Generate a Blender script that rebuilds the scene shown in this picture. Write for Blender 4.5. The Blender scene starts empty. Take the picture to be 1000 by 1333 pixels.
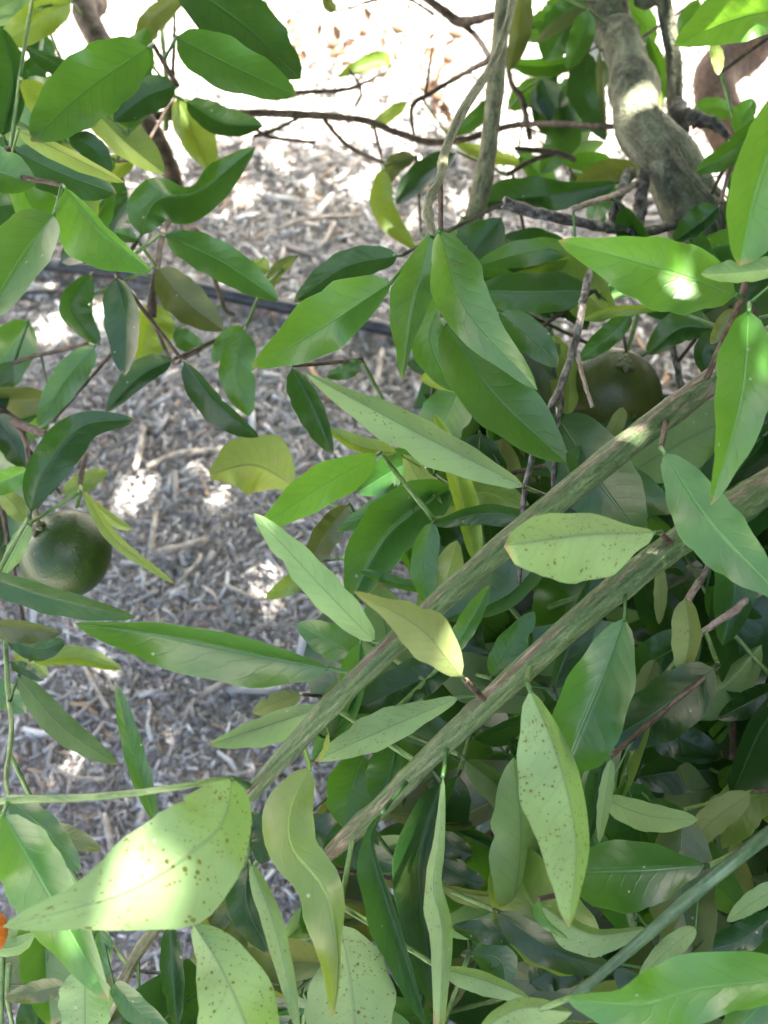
import bpy, math, random
import numpy as np
from mathutils import Vector, noise
random.seed(7); RNG = np.random.default_rng(7)
SC = bpy.context.scene; COL = SC.collection

# ------------------------------------------------------------------ camera
FPX = 1337.0                       # focal length in pixels of the 1000 x 1333 photograph
PITCH = math.radians(57.0)         # looking down into the tree
CAM = Vector((0.0, 0.0, 1.05))
FW = Vector((0, math.cos(PITCH), -math.sin(PITCH)))
RT = Vector((1, 0, 0))
UP = Vector((0, math.sin(PITCH), math.cos(PITCH)))
cd = bpy.data.cameras.new('camera'); cam = bpy.data.objects.new('camera', cd); COL.objects.link(cam)
cam.location = CAM; cam.rotation_euler = (math.pi/2 - PITCH, 0, 0)
cd.sensor_fit = 'VERTICAL'; cd.sensor_height = 36.0; cd.lens = 36.0*FPX/1333.0
cd.clip_start = 0.02; cd.clip_end = 500.0
cd.dof.use_dof = True; cd.dof.focus_distance = 0.46; cd.dof.aperture_fstop = 12.5
SC.camera = cam

# ------------------------------------------------------------------ sky, sun, exposure
SUN = Vector((0.24, 0.46, 0.86)).normalized()      # towards the sun
EL = math.asin(SUN.z); AZ = math.atan2(SUN.x, SUN.y)
w = bpy.data.worlds.new('World'); SC.world = w; w.use_nodes = True
nt = w.node_tree; bgn = nt.nodes['Background']
sky = nt.nodes.new('ShaderNodeTexSky'); sky.sky_type = 'NISHITA'; sky.sun_disc = False
sky.sun_elevation = EL; sky.sun_rotation = AZ; sky.air_density = 0.9; sky.dust_density = 6.5; sky.ozone_density = 0.1
nt.links.new(sky.outputs[0], bgn.inputs[0]); bgn.inputs[1].default_value = 0.08
sl = bpy.data.lights.new('sun', 'SUN'); so = bpy.data.objects.new('sun', sl); COL.objects.link(so)
sl.energy = 5.0; sl.angle = math.radians(0.53); sl.color = (1.0, 0.95, 0.87)
so.rotation_euler = (-SUN).to_track_quat('-Z', 'Y').to_euler(); so.location = (0, 0, 4)
vs = SC.view_settings
vs.view_transform = 'Standard'; vs.look = 'None'; vs.gamma = 1.0; vs.exposure = 3.5
vs.use_curve_mapping = False
SC.render.engine = 'CYCLES'
SC.cycles.max_bounces = 10; SC.cycles.transmission_bounces = 6; SC.cycles.diffuse_bounces = 6

# ------------------------------------------------------------------ helpers
def P(x, y, d):
    """photograph pixel + depth along the view axis (m) -> world point"""
    return CAM + d*(FW + RT*((x-500.0)/FPX) + UP*((666.5-y)/FPX))
def PG(x, y, z=0.0):
    """photograph pixel -> world point on the ground"""
    r = FW + RT*((x-500.0)/FPX) + UP*((666.5-y)/FPX)
    return CAM + r*((z-CAM.z)/r.z)
def catmull(pts, n):
    """n samples through pts (tuples of any length), uniform in parameter"""
    p = [np.array(q, float) for q in pts]
    if len(p) == 2: p = [p[0], (p[0]+p[1])/2, p[1]]
    p = [2*p[0]-p[1]] + p + [2*p[-1]-p[-2]]
    m = len(p)-3; out = []
    for i in range(n):
        s = i/(n-1)*m; k = min(int(s), m-1); t = s-k
        a, b, c, d = p[k:k+4]
        out.append(0.5*((2*b)+(-a+c)*t+(2*a-5*b+4*c-d)*t*t+(-a+3*b-3*c+d)*t**3))
    return out
def tag(o, label=None, cat=None, group=None, kind=None):
    if label: o['label'] = label
    if cat: o['category'] = cat
    if group: o['group'] = group
    if kind: o['kind'] = kind
    return o
class MB:
    def __init__(s): s.v = []; s.f = []; s.uv = []; s.mi = []
    def quad(s, idx, uvs, m=0): s.f.append(idx); s.uv.append(uvs); s.mi.append(m)
    def tube(s, pts, rad, sides=8, cap=True, wob=0.0, uv=None, seed=0.0, m=0):
        """pts: Vectors, rad: list of radii (m)"""
        n = len(pts); b0 = len(s.v); L = 0.0
        t0 = (pts[1]-pts[0]).normalized()
        nrm = t0.orthogonal().normalized()
        for i in range(n):
            t = (pts[min(i+1, n-1)]-pts[max(i-1, 0)]).normalized()
            nrm = (nrm - t*nrm.dot(t)).normalized(); bi = t.cross(nrm)
            if i: L += (pts[i]-pts[i-1]).length
            for k in range(sides):
                an = 2*math.pi*k/sides
                dr = nrm*math.cos(an)+bi*math.sin(an)
                r = rad[i]
                if wob:
                    q = pts[i]*(0.35/max(rad[i], 1e-4)) + dr*0.9 + Vector((seed, 0, 0))
                    r *= 1.0 + wob*noise.noise(q) + 0.5*wob*noise.noise(q*2.7)
                s.v.append(pts[i]+dr*r)
        Ls = [0.0]
        for i in range(1, n): Ls.append(Ls[-1]+(pts[i]-pts[i-1]).length)
        for i in range(n-1):
            for k in range(sides):
                k2 = (k+1) % sides
                q = (b0+i*sides+k, b0+i*sides+k2, b0+(i+1)*sides+k2, b0+(i+1)*sides+k)
                if uv: u = [uv]*4
                else: u = [(k/sides, Ls[i]), ((k+1)/sides, Ls[i]), ((k+1)/sides, Ls[i+1]), (k/sides, Ls[i+1])]
                s.quad(q, u, m)
        if cap:
            for e, i in ((0, 0), (1, n-1)):
                c = len(s.v); s.v.append(pts[i].copy())
                for k in range(sides):
                    k2 = (k+1) % sides
                    a, b = b0+i*sides+k, b0+i*sides+k2
                    s.quad((c, b, a) if e == 0 else (c, a, b), [uv or (0.5, Ls[i])]*3, m)
    def build(s, name, mats, parent=None, smooth=True, origin=None):
        me = bpy.data.meshes.new(name)
        o0 = origin or Vector((0, 0, 0))
        me.from_pydata([tuple(Vector(q)-o0) for q in s.v], [], s.f)
        ul = me.uv_layers.new(name='UVMap')
        ul.data.foreach_set('uv', [c for fu in s.uv for q in fu for c in q])
        if not isinstance(mats, (list, tuple)): mats = [mats]
        for m_ in mats: me.materials.append(m_)
        me.polygons.foreach_set('material_index', s.mi)
        if smooth: me.polygons.foreach_set('use_smooth', [True]*len(me.polygons))
        me.update()
        o = bpy.data.objects.new(name, me); COL.objects.link(o); o.location = o0
        if parent:
            o.parent = parent
            o.location = o0 - (parent_world(parent))
        return o
def parent_world(p):
    v = Vector(p.location)
    while p.parent: p = p.parent; v += Vector(p.location)
    return v

# ------------------------------------------------------------------ materials
class N:
    def __init__(s, name):
        s.m = bpy.data.materials.new(name); s.m.use_nodes = True
        s.t = s.m.node_tree; s.t.nodes.clear()
        s.out = s.t.nodes.new('ShaderNodeOutputMaterial')
    def n(s, typ, **kw):
        nd = s.t.nodes.new('ShaderNode'+typ)
        for k, v in kw.items(): setattr(nd, k, v)
        return nd
    def set(s, sock, v):
        if hasattr(v, 'node'): s.t.links.new(v, sock)
        elif isinstance(v, (tuple, list)) and len(v) == 3 and sock.type == 'RGBA': sock.default_value = (*v, 1)
        else: sock.default_value = v
    def math(s, op, a, b=None, c=None, clamp=False):
        nd = s.n('Math', operation=op); nd.use_clamp = clamp
        s.set(nd.inputs[0], a)
        if b is not None: s.set(nd.inputs[1], b)
        if c is not None: s.set(nd.inputs[2], c)
        return nd.outputs[0]
    def mix(s, fac, a, b, blend='MIX'):
        nd = s.n('Mix', data_type='RGBA', blend_type=blend)
        s.set(nd.inputs[0], fac); s.set(nd.inputs[6], a); s.set(nd.inputs[7], b)
        return nd.outputs[2]
    def fmix(s, fac, a, b):
        nd = s.n('Mix', data_type='FLOAT')
        s.set(nd.inputs[0], fac); s.set(nd.inputs[2], a); s.set(nd.inputs[3], b)
        return nd.outputs[0]
    def ramp(s, fac, stops):
        nd = s.n('ValToRGB'); e = nd.color_ramp.elements
        while len(e) < len(stops): e.new(0.5)
        for i, (p, c) in enumerate(stops):
            e[i].position = p; e[i].color = (*c, 1) if isinstance(c, (tuple, list)) else (c, c, c, 1)
        s.set(nd.inputs[0], fac); return nd.outputs[0]
    def step(s, x, lo, hi):
        nd = s.n('MapRange', interpolation_type='SMOOTHSTEP')
        s.set(nd.inputs[0], x); nd.inputs[1].default_value = lo; nd.inputs[2].default_value = hi
        return nd.outputs[0]
    def noise(s, vec, scale, detail=3.0, rough=0.55, dist=0.0):
        nd = s.n('TexNoise')
        if vec is not None: s.set(nd.inputs['Vector'], vec)
        nd.inputs['Scale'].default_value = scale; nd.inputs['Detail'].default_value = detail
        nd.inputs['Roughness'].default_value = rough; nd.inputs['Distortion'].default_value = dist
        return nd.outputs[0]
    def map(s, vec, scale=(1, 1, 1), loc=None):
        nd = s.n('Mapping'); s.set(nd.inputs[0], vec)
        nd.inputs[3].default_value = scale
        if loc is not None: s.set(nd.inputs[1], loc)
        return nd.outputs[0]
    def bump(s, h, strength, dist):
        nd = s.n('Bump'); s.set(nd.inputs['Height'], h)
        nd.inputs['Strength'].default_value = strength; nd.inputs['Distance'].default_value = dist
        return nd.outputs[0]

def leaf_mat(name, top, under, trans, spots=0.0, patch=None, gloss=0.30, spec=0.72):
    g = N(name)
    uvn = g.n('UVMap'); uv = uvn.outputs[0]
    sep = g.n('SeparateXYZ'); g.set(sep.inputs[0], uv)
    u, v = sep.outputs[0], sep.outputs[1]
    x = g.math('MULTIPLY', g.math('ABSOLUTE', g.math('SUBTRACT', u, 0.5)), 2.0)
    rnd = g.n('ObjectInfo').outputs['Random']
    geo = g.n('NewGeometry'); back = geo.outputs['Backfacing']; pos = geo.outputs['Position']
    # veins: midrib + side veins that bend towards the tip
    ph = g.math('FRACT', g.math('ADD', g.math('MULTIPLY', g.math('SUBTRACT', v, g.math('MULTIPLY', g.math('POWER', x, 1.25), 0.17)), 10.0),
                                 g.math('ADD', g.math('MULTIPLY', g.math('GREATER_THAN', u, 0.5), 0.45), g.math('MULTIPLY', g.noise(uv, 4.0, 1.0), 0.7))))
    vd = g.math('ABSOLUTE', g.math('SUBTRACT', ph, 0.5))
    side = g.math('MULTIPLY', g.math('SUBTRACT', 1.0, g.step(vd, 0.02, 0.11)), g.math('SUBTRACT', 1.0, g.step(x, 0.55, 0.95)))
    mid = g.math('SUBTRACT', 1.0, g.step(x, 0.018, 0.06))
    margin = g.step(x, 0.955, 0.985)
    nz = g.noise(pos, 55.0, 3.0)
    nz2 = g.noise(pos, 260.0, 2.0)
    big = g.noise(pos, 18.0, 2.0)
    var = g.math('ADD', 0.78, g.math('MULTIPLY', rnd, 0.45))
    mott = g.math('MULTIPLY', var, g.math('ADD', 0.62, g.math('ADD', g.math('MULTIPLY', nz, 0.45), g.math('MULTIPLY', big, 0.4))))
    def shade(base, vein, midc, sv):
        c = g.mix(1.0, base, mott_col(g, mott), 'MULTIPLY')
        c = g.mix(g.math('MULTIPLY', side, sv), c, vein)
        c = g.mix(g.math('MULTIPLY', mid, 0.6), c, midc)
        return g.mix(g.math('MULTIPLY', margin, 0.45), c, midc)
    warm = tuple(min(1, a*b) for a, b in zip(top, (1.65, 1.22, 0.8)))
    topv = g.mix(g.math('MULTIPLY', g.step(big, 0.45, 0.75), 0.55), top, warm)
    ct = shade(topv, tuple(c*1.7+0.01 for c in top), tuple(c*2.1+0.015 for c in top), 0.09)
    wu = tuple(min(1, a*b) for a, b in zip(under, (1.14, 1.06, 0.80)))
    undv = g.mix(g.math('MULTIPLY', g.step(big, 0.4, 0.75), 0.6), under, wu)
    cu = shade(undv, tuple(c*0.8 for c in under), tuple(c*0.82+0.01 for c in under), 0.06)
    col = g.mix(back, ct, cu)
    if patch:                                       # dry, bleached areas
        pm = g.step(g.noise(g.map(uv, (2.2, 1.6, 1), None), 1.6, 4.0, 0.6, 0.5), 0.52, 0.66)
        col = g.mix(g.math('MULTIPLY', pm, 0.8), col, patch)
    if spots:
        off = g.n('CombineXYZ'); g.set(off.inputs[0], g.math('MULTIPLY', rnd, 37.0)); g.set(off.inputs[1], g.math('MULTIPLY', rnd, 91.0))
        vec = g.map(uv, (1.0, 2.6, 1.0), off.outputs[0])
        dens = g.noise(vec, 2.4, 2.0)
        for sc, size in ((12.0, 0.30), (27.0, 0.40)):
            vo = g.n('TexVoronoi'); g.set(vo.inputs['Vector'], vec); vo.inputs['Scale'].default_value = sc
            cs = g.n('SeparateXYZ'); g.set(cs.inputs[0], vo.outputs['Color'])
            wob = g.math('ADD', vo.outputs['Distance'], g.math('MULTIPLY', g.math('SUBTRACT', nz2, 0.5), 0.22))
            rad = g.math('MULTIPLY', cs.outputs[1], size)
            on = g.math('GREATER_THAN', g.math('ADD', g.math('MULTIPLY', cs.outputs[0], 0.7), g.math('MULTIPLY', dens, 1.5)), 1.52 - spots)
            sp = g.math('MULTIPLY', g.math('LESS_THAN', wob, rad), on)
            halo = g.math('MULTIPLY', g.math('LESS_THAN', wob, g.math('MULTIPLY', rad, 1.9)), on)
            col = g.mix(g.math('MULTIPLY', halo, 0.18), col, (0.26, 0.20, 0.05))
            col = g.mix(g.math('MULTIPLY', sp, 0.92), col, (0.040, 0.020, 0.009))
    tip = g.math('MULTIPLY', g.step(g.math('ADD', g.math('ADD', v, g.math('MULTIPLY', x, 0.02)), g.math('MULTIPLY', nz, 0.10)), 1.0, 1.05), g.math('GREATER_THAN', g.math('FRACT', g.math('MULTIPLY', rnd, 7.3)), 0.5))
    col = g.mix(g.math('MULTIPLY', tip, 0.85), col, (0.26, 0.17, 0.07))
    hgt = g.math('ADD', g.math('ADD', g.math('MULTIPLY', side, -0.08), g.math('MULTIPLY', mid, -0.7)),
                 g.math('ADD', g.math('MULTIPLY', nz, 0.9), g.math('MULTIPLY', nz2, 0.14)))
    puck = g.math('MULTIPLY', g.math('SINE', g.math('MULTIPLY', ph, 3.14159)), g.math('MULTIPLY', x, g.math('SUBTRACT', 1.0, x)))
    hgt = g.math('SUBTRACT', hgt, g.math('MULTIPLY', puck, g.math('MULTIPLY', rnd, 0.5)))
    hgt = g.math('ADD', hgt, g.math('MULTIPLY', big, 1.6))
    nb = g.bump(hgt, 0.42, 0.0013)
    dv = g.n('TexVoronoi'); g.set(dv.inputs['Vector'], pos); dv.inputs['Scale'].default_value = 150.0
    dcs = g.n('SeparateXYZ'); g.set(dcs.inputs[0], dv.outputs['Color'])
    speck = g.math('MULTIPLY', g.math('LESS_THAN', dv.outputs['Distance'], g.math('MULTIPLY', dcs.outputs[1], 0.12)), g.math('GREATER_THAN', dcs.outputs[0], 0.80))
    col = g.mix(g.math('MULTIPLY', speck, 0.65), col, (0.45, 0.47, 0.40))
    col = g.mix(g.math('MULTIPLY', g.step(g.noise(pos, 32.0, 4.0, 0.65, 0.6), 0.56, 0.72), 0.30), col, g.mix(0.5, col, (0.20, 0.19, 0.06)))
    bs = g.n('BsdfPrincipled')
    g.set(bs.inputs['Base Color'], col); g.set(bs.inputs['Normal'], nb)
    g.set(bs.inputs['Roughness'], g.math('ADD', g.fmix(back, gloss, 0.62), g.math('MULTIPLY', nz, 0.14)))
    g.set(bs.inputs['Specular IOR Level'], g.fmix(back, spec, 0.35))
    g.set(bs.inputs['Coat Weight'], g.fmix(back, spec*.35, 0.0)); bs.inputs['Coat Roughness'].default_value = 0.22; g.set(bs.inputs['Coat Normal'], nb)
    tr = g.n('BsdfTranslucent')
    tcol = g.mix(1.0, trans, mott_col(g, g.math('MULTIPLY', mott, g.math('SUBTRACT', 1.0, g.math('MULTIPLY', g.math('MAXIMUM', mid, g.math('MULTIPLY', side, 0.4)), 0.4)))), 'MULTIPLY')
    g.set(tr.inputs[0], tcol); g.set(tr.inputs[1], nb)
    ms = g.n('MixShader'); ms.inputs[0].default_value = 0.30
    g.t.links.new(bs.outputs[0], ms.inputs[1]); g.t.links.new(tr.outputs[0], ms.inputs[2])
    g.t.links.new(ms.outputs[0], g.out.inputs[0])
    return g.m
def mott_col(g, f):
    nd = g.n('CombineColor')
    for i in range(3): g.set(nd.inputs[i], f)
    return nd.outputs[0]

UND = (0.188, 0.282, 0.122)
LM = {
 'g': leaf_mat('leaf_green', (0.023, 0.088, 0.013), UND, (0.14, 0.35, 0.022)),
 'l': leaf_mat('leaf_light', (0.043, 0.146, 0.020), UND, (0.19, 0.40, 0.03), gloss=0.33),
 'k': leaf_mat('leaf_dark_shaded', (0.012, 0.046, 0.009), (0.10, 0.16, 0.06), (0.06, 0.17, 0.02), gloss=0.30, spec=0.55),  # darker green, with the shade among the leaves put into the colour
 'y': leaf_mat('leaf_yellowing', (0.105, 0.19, 0.024), (0.24, 0.32, 0.085), (0.32, 0.44, 0.035), gloss=0.38),
 's': leaf_mat('leaf_spotted', (0.030, 0.095, 0.017), UND, (0.16, 0.34, 0.03), spots=0.30),
 'm': leaf_mat('leaf_flecked', (0.026, 0.085, 0.015), UND, (0.16, 0.34, 0.03), spots=0.17),
 'o': leaf_mat('leaf_olive', (0.042, 0.070, 0.016), (0.17, 0.215, 0.07), (0.20, 0.25, 0.04), spots=0.08, gloss=0.42),
 'd': leaf_mat('leaf_drying', (0.11, 0.165, 0.025), (0.19, 0.26, 0.06), (0.32, 0.40, 0.045), patch=(0.36, 0.27, 0.12), gloss=0.5),
}
def bark_mat(name, stops, sx=5.0, sy=60.0, rough=0.75, bump=0.8, dist=0.0015, lich=None):
    g = N(name)
    uv = g.n('UVMap').outputs[0]; pos = g.n('NewGeometry').outputs['Position']
    n1 = g.noise(g.map(uv, (sx, sy, 1)), 1.0, 4.0, 0.62, 0.6)
    n2 = g.noise(pos, 420.0, 3.0)
    n3 = g.noise(pos, 70.0, 2.0)
    f = g.math('ADD', g.math('MULTIPLY', n1, 0.62), g.math('ADD', g.math('MULTIPLY', n2, 0.20), g.math('MULTIPLY', n3, 0.18)))
    f = g.math('ADD', 0.5, g.math('MULTIPLY', g.math('SUBTRACT', f, 0.5), 1.75))
    col = g.ramp(f, stops)
    if lich:
        col = g.mix(g.math('MULTIPLY', g.step(g.noise(pos, 120.0, 4.0), 0.55, 0.66), 0.7), col, lich)
    bs = g.n('BsdfPrincipled'); g.set(bs.inputs['Base Color'], col); g.set(bs.inputs['Roughness'], rough)
    g.set(bs.inputs['Normal'], g.bump(f, bump, dist)); g.t.links.new(bs.outputs[0], g.out.inputs[0])
    return g.m
B_LIMB = bark_mat('bark_grey_green', [(0.28, (0.045, 0.042, 0.025)), (0.44, (0.115, 0.112, 0.065)), (0.56, (0.175, 0.18, 0.105)), (0.76, (0.31, 0.31, 0.215))], 9, 38, bump=1.0, dist=0.007, lich=(0.23, 0.25, 0.165))
B_RED = bark_mat('bark_red_brown', [(0.32, (0.035, 0.016, 0.008)), (0.5, (0.09, 0.042, 0.02)), (0.7, (0.16, 0.085, 0.045))], 6, 40, dist=0.004)
def shoot_mat():
    g = N('bark_striped_shoot'); uv = g.n('UVMap').outputs[0]; pos = g.n('NewGeometry').outputs['Position']
    broad = g.noise(g.map(uv, (3.0, 5.0, 1)), 1.0, 3.0, 0.6, 0.4)
    fleck = g.noise(g.map(uv, (17.0, 75.0, 1)), 1.0, 5.0, 0.65, 0.5)
    fine = g.noise(pos, 700.0, 2.0)
    green = g.ramp(fleck, [(0.34, (0.06, 0.10, 0.03)), (0.52, (0.13, 0.20, 0.07)), (0.68, (0.22, 0.29, 0.13))])
    brown = g.ramp(fleck, [(0.34, (0.06, 0.036, 0.022)), (0.5, (0.165, 0.11, 0.072)), (0.62, (0.30, 0.24, 0.17)), (0.75, (0.42, 0.36, 0.28))])
    c = g.mix(g.step(g.math('ADD', broad, g.math('MULTIPLY', g.math('SUBTRACT', fleck, .5), .55)), 0.45, 0.57), green, brown)
    c = g.mix(0.35, c, mott_col(g, g.ramp(fine, [(0.3, 0.3), (0.7, 1.0)])), 'MULTIPLY')
    bs = g.n('BsdfPrincipled'); g.set(bs.inputs['Base Color'], c); bs.inputs['Roughness'].default_value = .62
    g.set(bs.inputs['Normal'], g.bump(g.math('ADD', fleck, g.math('MULTIPLY', fine, .25)), .9, .0028)); g.t.links.new(bs.outputs[0], g.out.inputs[0])
    return g.m
B_SHOOT = shoot_mat()
B_BLUE = bark_mat('bark_blue_green', [(0.3, (0.03, 0.06, 0.03)), (0.5, (0.055, 0.11, 0.055)), (0.7, (0.10, 0.17, 0.09))], 3, 40, rough=0.5, dist=0.0006)
B_DEAD = bark_mat('bark_dead_grey', [(0.36, (0.035, 0.028, 0.022)), (0.5, (0.11, 0.09, 0.08)), (0.66, (0.27, 0.25, 0.22))], 3, 120, dist=0.002)
B_BROWN = bark_mat('bark_twig_brown', [(0.32, (0.025, 0.015, 0.009)), (0.5, (0.075, 0.048, 0.03)), (0.7, (0.16, 0.115, 0.075))], 3, 90, dist=0.001)
B_GREEN = bark_mat('bark_green_stem', [(0.36, (0.07, 0.13, 0.035)), (0.5, (0.13, 0.22, 0.06)), (0.68, (0.20, 0.28, 0.10))], 3, 60, rough=0.5, dist=0.0006)
B_PINK = bark_mat('bark_pale_twig', [(0.36, (0.2, 0.13, 0.1)), (0.5, (0.33, 0.25, 0.2)), (0.68, (0.45, 0.38, 0.32))], 3, 90, dist=0.001)
B_OLIVE = bark_mat('bark_olive', [(0.36, (0.08, 0.075, 0.04)), (0.5, (0.17, 0.165, 0.085)), (0.68, (0.25, 0.25, 0.14))], 6, 50, dist=0.0015)

# ------------------------------------------------------------------ ground: soil sheet, wood mulch
g = N('soil')
pos = g.n('NewGeometry').outputs['Position']
c = g.ramp(g.noise(pos, 60.0, 6.0, 0.7), [(0.3, (0.19, 0.168, 0.15)), (0.52, (0.38, 0.355, 0.33)), (0.72, (0.58, 0.555, 0.53))])
bs = g.n('BsdfPrincipled'); g.set(bs.inputs['Base Color'], c); bs.inputs['Roughness'].default_value = 0.95
g.set(bs.inputs['Normal'], g.bump(g.noise(pos, 120.0, 5.0), 1.0, 0.006)); g.t.links.new(bs.outputs[0], g.out.inputs[0])
SOIL = g.m
me = bpy.data.meshes.new('ground')
S = 150.0; me.from_pydata([(-S, -S, 0), (S, -S, 0), (S, S, 0), (-S, S, 0)], [], [(0, 1, 2, 3)])
me.materials.append(SOIL); gr = bpy.data.objects.new('ground', me); COL.objects.link(gr); gr['kind'] = 'structure'

g = N('weathered_wood_chips')
at = g.n('Attribute', attribute_name='tone'); pos = g.n('NewGeometry').outputs['Position']
tone = at.outputs['Fac']
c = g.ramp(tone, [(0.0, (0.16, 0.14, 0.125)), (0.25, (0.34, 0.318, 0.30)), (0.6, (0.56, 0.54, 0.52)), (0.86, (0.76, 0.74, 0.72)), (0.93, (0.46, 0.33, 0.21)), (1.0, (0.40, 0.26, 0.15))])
c = g.mix(0.5, c, mott_col(g, g.ramp(g.noise(pos, 500.0, 3.0), [(0.3, 0.45), (0.7, 1.0)])), 'MULTIPLY')
bs = g.n('BsdfPrincipled'); g.set(bs.inputs['Base Color'], c); bs.inputs['Roughness'].default_value = 0.85
g.t.links.new(bs.outputs[0], g.out.inputs[0])
CHIP = g.m
def chips(n, x0, x1, y0, y1, lmean, seed, asp, simple=False):
    r = np.random.default_rng(seed)
    L = np.clip(r.lognormal(math.log(lmean), 0.5, n), 0.006, 0.085)
    W = L*np.clip(r.lognormal(math.log(asp), .5, n), .03, .7)+0.0006; W = np.minimum(W, 0.012)
    T = np.minimum(W*r.uniform(0.25, 0.6, n), 0.003)
    cx = r.uniform(x0, x1, n); cy = r.uniform(y0, y1, n)
    yaw = r.uniform(0, 2*math.pi, n); til = r.normal(0, 0.12, n); rol = r.normal(0, 0.5, n)
    cz = 0.003 + r.uniform(0, 0.012, n) + np.abs(np.sin(til))*L*0.3
    bend = r.normal(0, 0.13, n)*L
    # three cross-sections of four corners each
    V = np.zeros((n, 12, 3))
    for si, s in enumerate((-0.5, 0.0, 0.5)):
        tap = 1.0 if s == 0 else r.uniform(0.3, 1.0, n)
        for ci, (a, b) in enumerate(((-.5, -.5), (.5, -.5), (.5, .5), (-.5, .5))):
            V[:, si*4+ci, 0] = s*L
            V[:, si*4+ci, 1] = a*W*tap + (bend if s == 0 else 0)
            V[:, si*4+ci, 2] = b*T
    y, z = V[..., 1].copy(), V[..., 2].copy(); cr, sr = np.cos(rol)[:, None], np.sin(rol)[:, None]
    V[..., 1], V[..., 2] = y*cr-z*sr, y*sr+z*cr
    x, z = V[..., 0].copy(), V[..., 2].copy(); ct, st = np.cos(til)[:, None], np.sin(til)[:, None]
    V[..., 0], V[..., 2] = x*ct-z*st, x*st+z*ct
    x, y = V[..., 0].copy(), V[..., 1].copy(); cw, sw = np.cos(yaw)[:, None], np.sin(yaw)[:, None]
    V[..., 0], V[..., 1] = x*cw-y*sw+cx[:, None], x*sw+y*cw+cy[:, None]
    V[..., 2] += cz[:, None]
    F = []
    for s in (0, 4):
        for k in range(4): F.append((s+k, s+(k+1) % 4, s+4+(k+1) % 4, s+4+k))
    F += [(3, 2, 1, 0), (8, 9, 10, 11)]
    if simple: F = [(1, 2, 10, 9), (2, 3, 11, 10), (3, 0, 8, 11), (3, 2, 1, 0), (8, 9, 10, 11)]
    F = (np.arange(n)[:, None, None]*12 + np.array(F)[None]).reshape(-1, 4)
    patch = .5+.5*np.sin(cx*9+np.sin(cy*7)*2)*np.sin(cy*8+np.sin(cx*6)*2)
    tone = np.clip(r.beta(1.3, 2.2, n)*0.92+.16*patch-.03+.22*(cy > 1.55), 0, 0.9); tone[r.random(n) < 0.05] = r.uniform(0.93, 1.0)  # far chips lightened, painting in the sunlight beyond the tree's shade
    return V.reshape(-1, 3), F, np.repeat(tone, 12)
def mulch(name, parts):
    vs_, fs, ts, o = [], [], [], 0
    for V, F, t in parts: vs_.append(V); fs.append(F+o); ts.append(t); o += len(V)
    V = np.concatenate(vs_); F = np.concatenate(fs); t = np.concatenate(ts)
    me = bpy.data.meshes.new(name)
    me.vertices.add(len(V)); me.vertices.foreach_set('co', V.ravel())
    me.loops.add(F.size); me.loops.foreach_set('vertex_index', F.ravel().astype(np.int32))
    me.polygons.add(len(F)); me.polygons.foreach_set('loop_start', (np.arange(len(F))*4).astype(np.int32))
    me.polygons.foreach_set('loop_total', np.full(len(F), 4, np.int32))
    a = me.attributes.new('tone', 'FLOAT', 'POINT'); a.data.foreach_set('value', t.astype(np.float32))
    me.update(calc_edges=True); me.materials.append(CHIP)
    ob = bpy.data.objects.new(name, me); COL.objects.link(ob); return ob
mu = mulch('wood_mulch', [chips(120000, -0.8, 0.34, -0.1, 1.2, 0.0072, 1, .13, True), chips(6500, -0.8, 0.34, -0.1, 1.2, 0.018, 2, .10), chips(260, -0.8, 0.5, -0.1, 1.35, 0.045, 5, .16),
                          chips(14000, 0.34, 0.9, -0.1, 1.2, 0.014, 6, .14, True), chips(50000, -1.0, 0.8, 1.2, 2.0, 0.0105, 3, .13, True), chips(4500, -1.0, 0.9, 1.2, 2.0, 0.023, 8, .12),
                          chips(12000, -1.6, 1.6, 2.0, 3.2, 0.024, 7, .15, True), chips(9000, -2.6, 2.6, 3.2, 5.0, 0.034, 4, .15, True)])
tag(mu, 'bleached grey wood chip mulch spread over the shaded soil', 'mulch', kind='stuff')

# ------------------------------------------------------------------ irrigation hose and loose sticks on the mulch
g = N('black_polythene'); pos = g.n('NewGeometry').outputs['Position']
bs = g.n('BsdfPrincipled'); g.set(bs.inputs['Base Color'], g.ramp(g.noise(pos, 60.0, 4.0), [(0.35, (0.018, 0.02, 0.024)), (0.7, (0.07, 0.07, 0.072))]))
bs.inputs['Roughness'].default_value = 0.38; g.t.links.new(bs.outputs[0], g.out.inputs[0]); HOSE = g.m
hp = [PG(-420, 300, .028), PG(-150, 318, .028), PG(60, 343, .028), PG(190, 360, .029), PG(300, 384, .030), PG(400, 405, .028), PG(560, 440, .026), PG(800, 500, .024), PG(1300, 640, .024)]
hs = [Vector(q) for q in catmull([tuple(q) for q in hp], 60)]
b = MB(); b.tube(hs, [0.0102]*60, 14); ho = b.build('irrigation_hose', HOSE)
tag(ho, 'black plastic irrigation hose lying across the wood mulch', 'hose')
STICK = bark_mat('bleached_stick', [(0.34, (0.16, 0.13, 0.1)), (0.5, (0.36, 0.31, 0.25)), (0.7, (0.58, 0.53, 0.46))], 3, 60, dist=0.001)
def stick(pts, wpx, label, group=None, z=0.022):
    n = 12; q = [Vector(v) for v in catmull([tuple(PG(x, y, z+0.003*math.sin(i*2.1))) for i, (x, y) in enumerate(pts)], n)]
    dist = (q[0]-CAM).dot(FW); r = wpx/2*dist/FPX
    bb = MB(); bb.tube(q, [r*(0.75+0.3*math.sin(i*0.9+wpx)*0.5+0.25*(1-abs(i/(n-1)-.5))) for i in range(n)], 7, wob=0.25, seed=wpx)
    o = bb.build('fallen_stick', STICK, origin=q[0]); tag(o, label, 'stick', group)
stick([(192, 608), (225, 594), (258, 588), (290, 586)], 9, 'curved bleached stick lying on the mulch beside the yellowing leaf')
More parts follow.
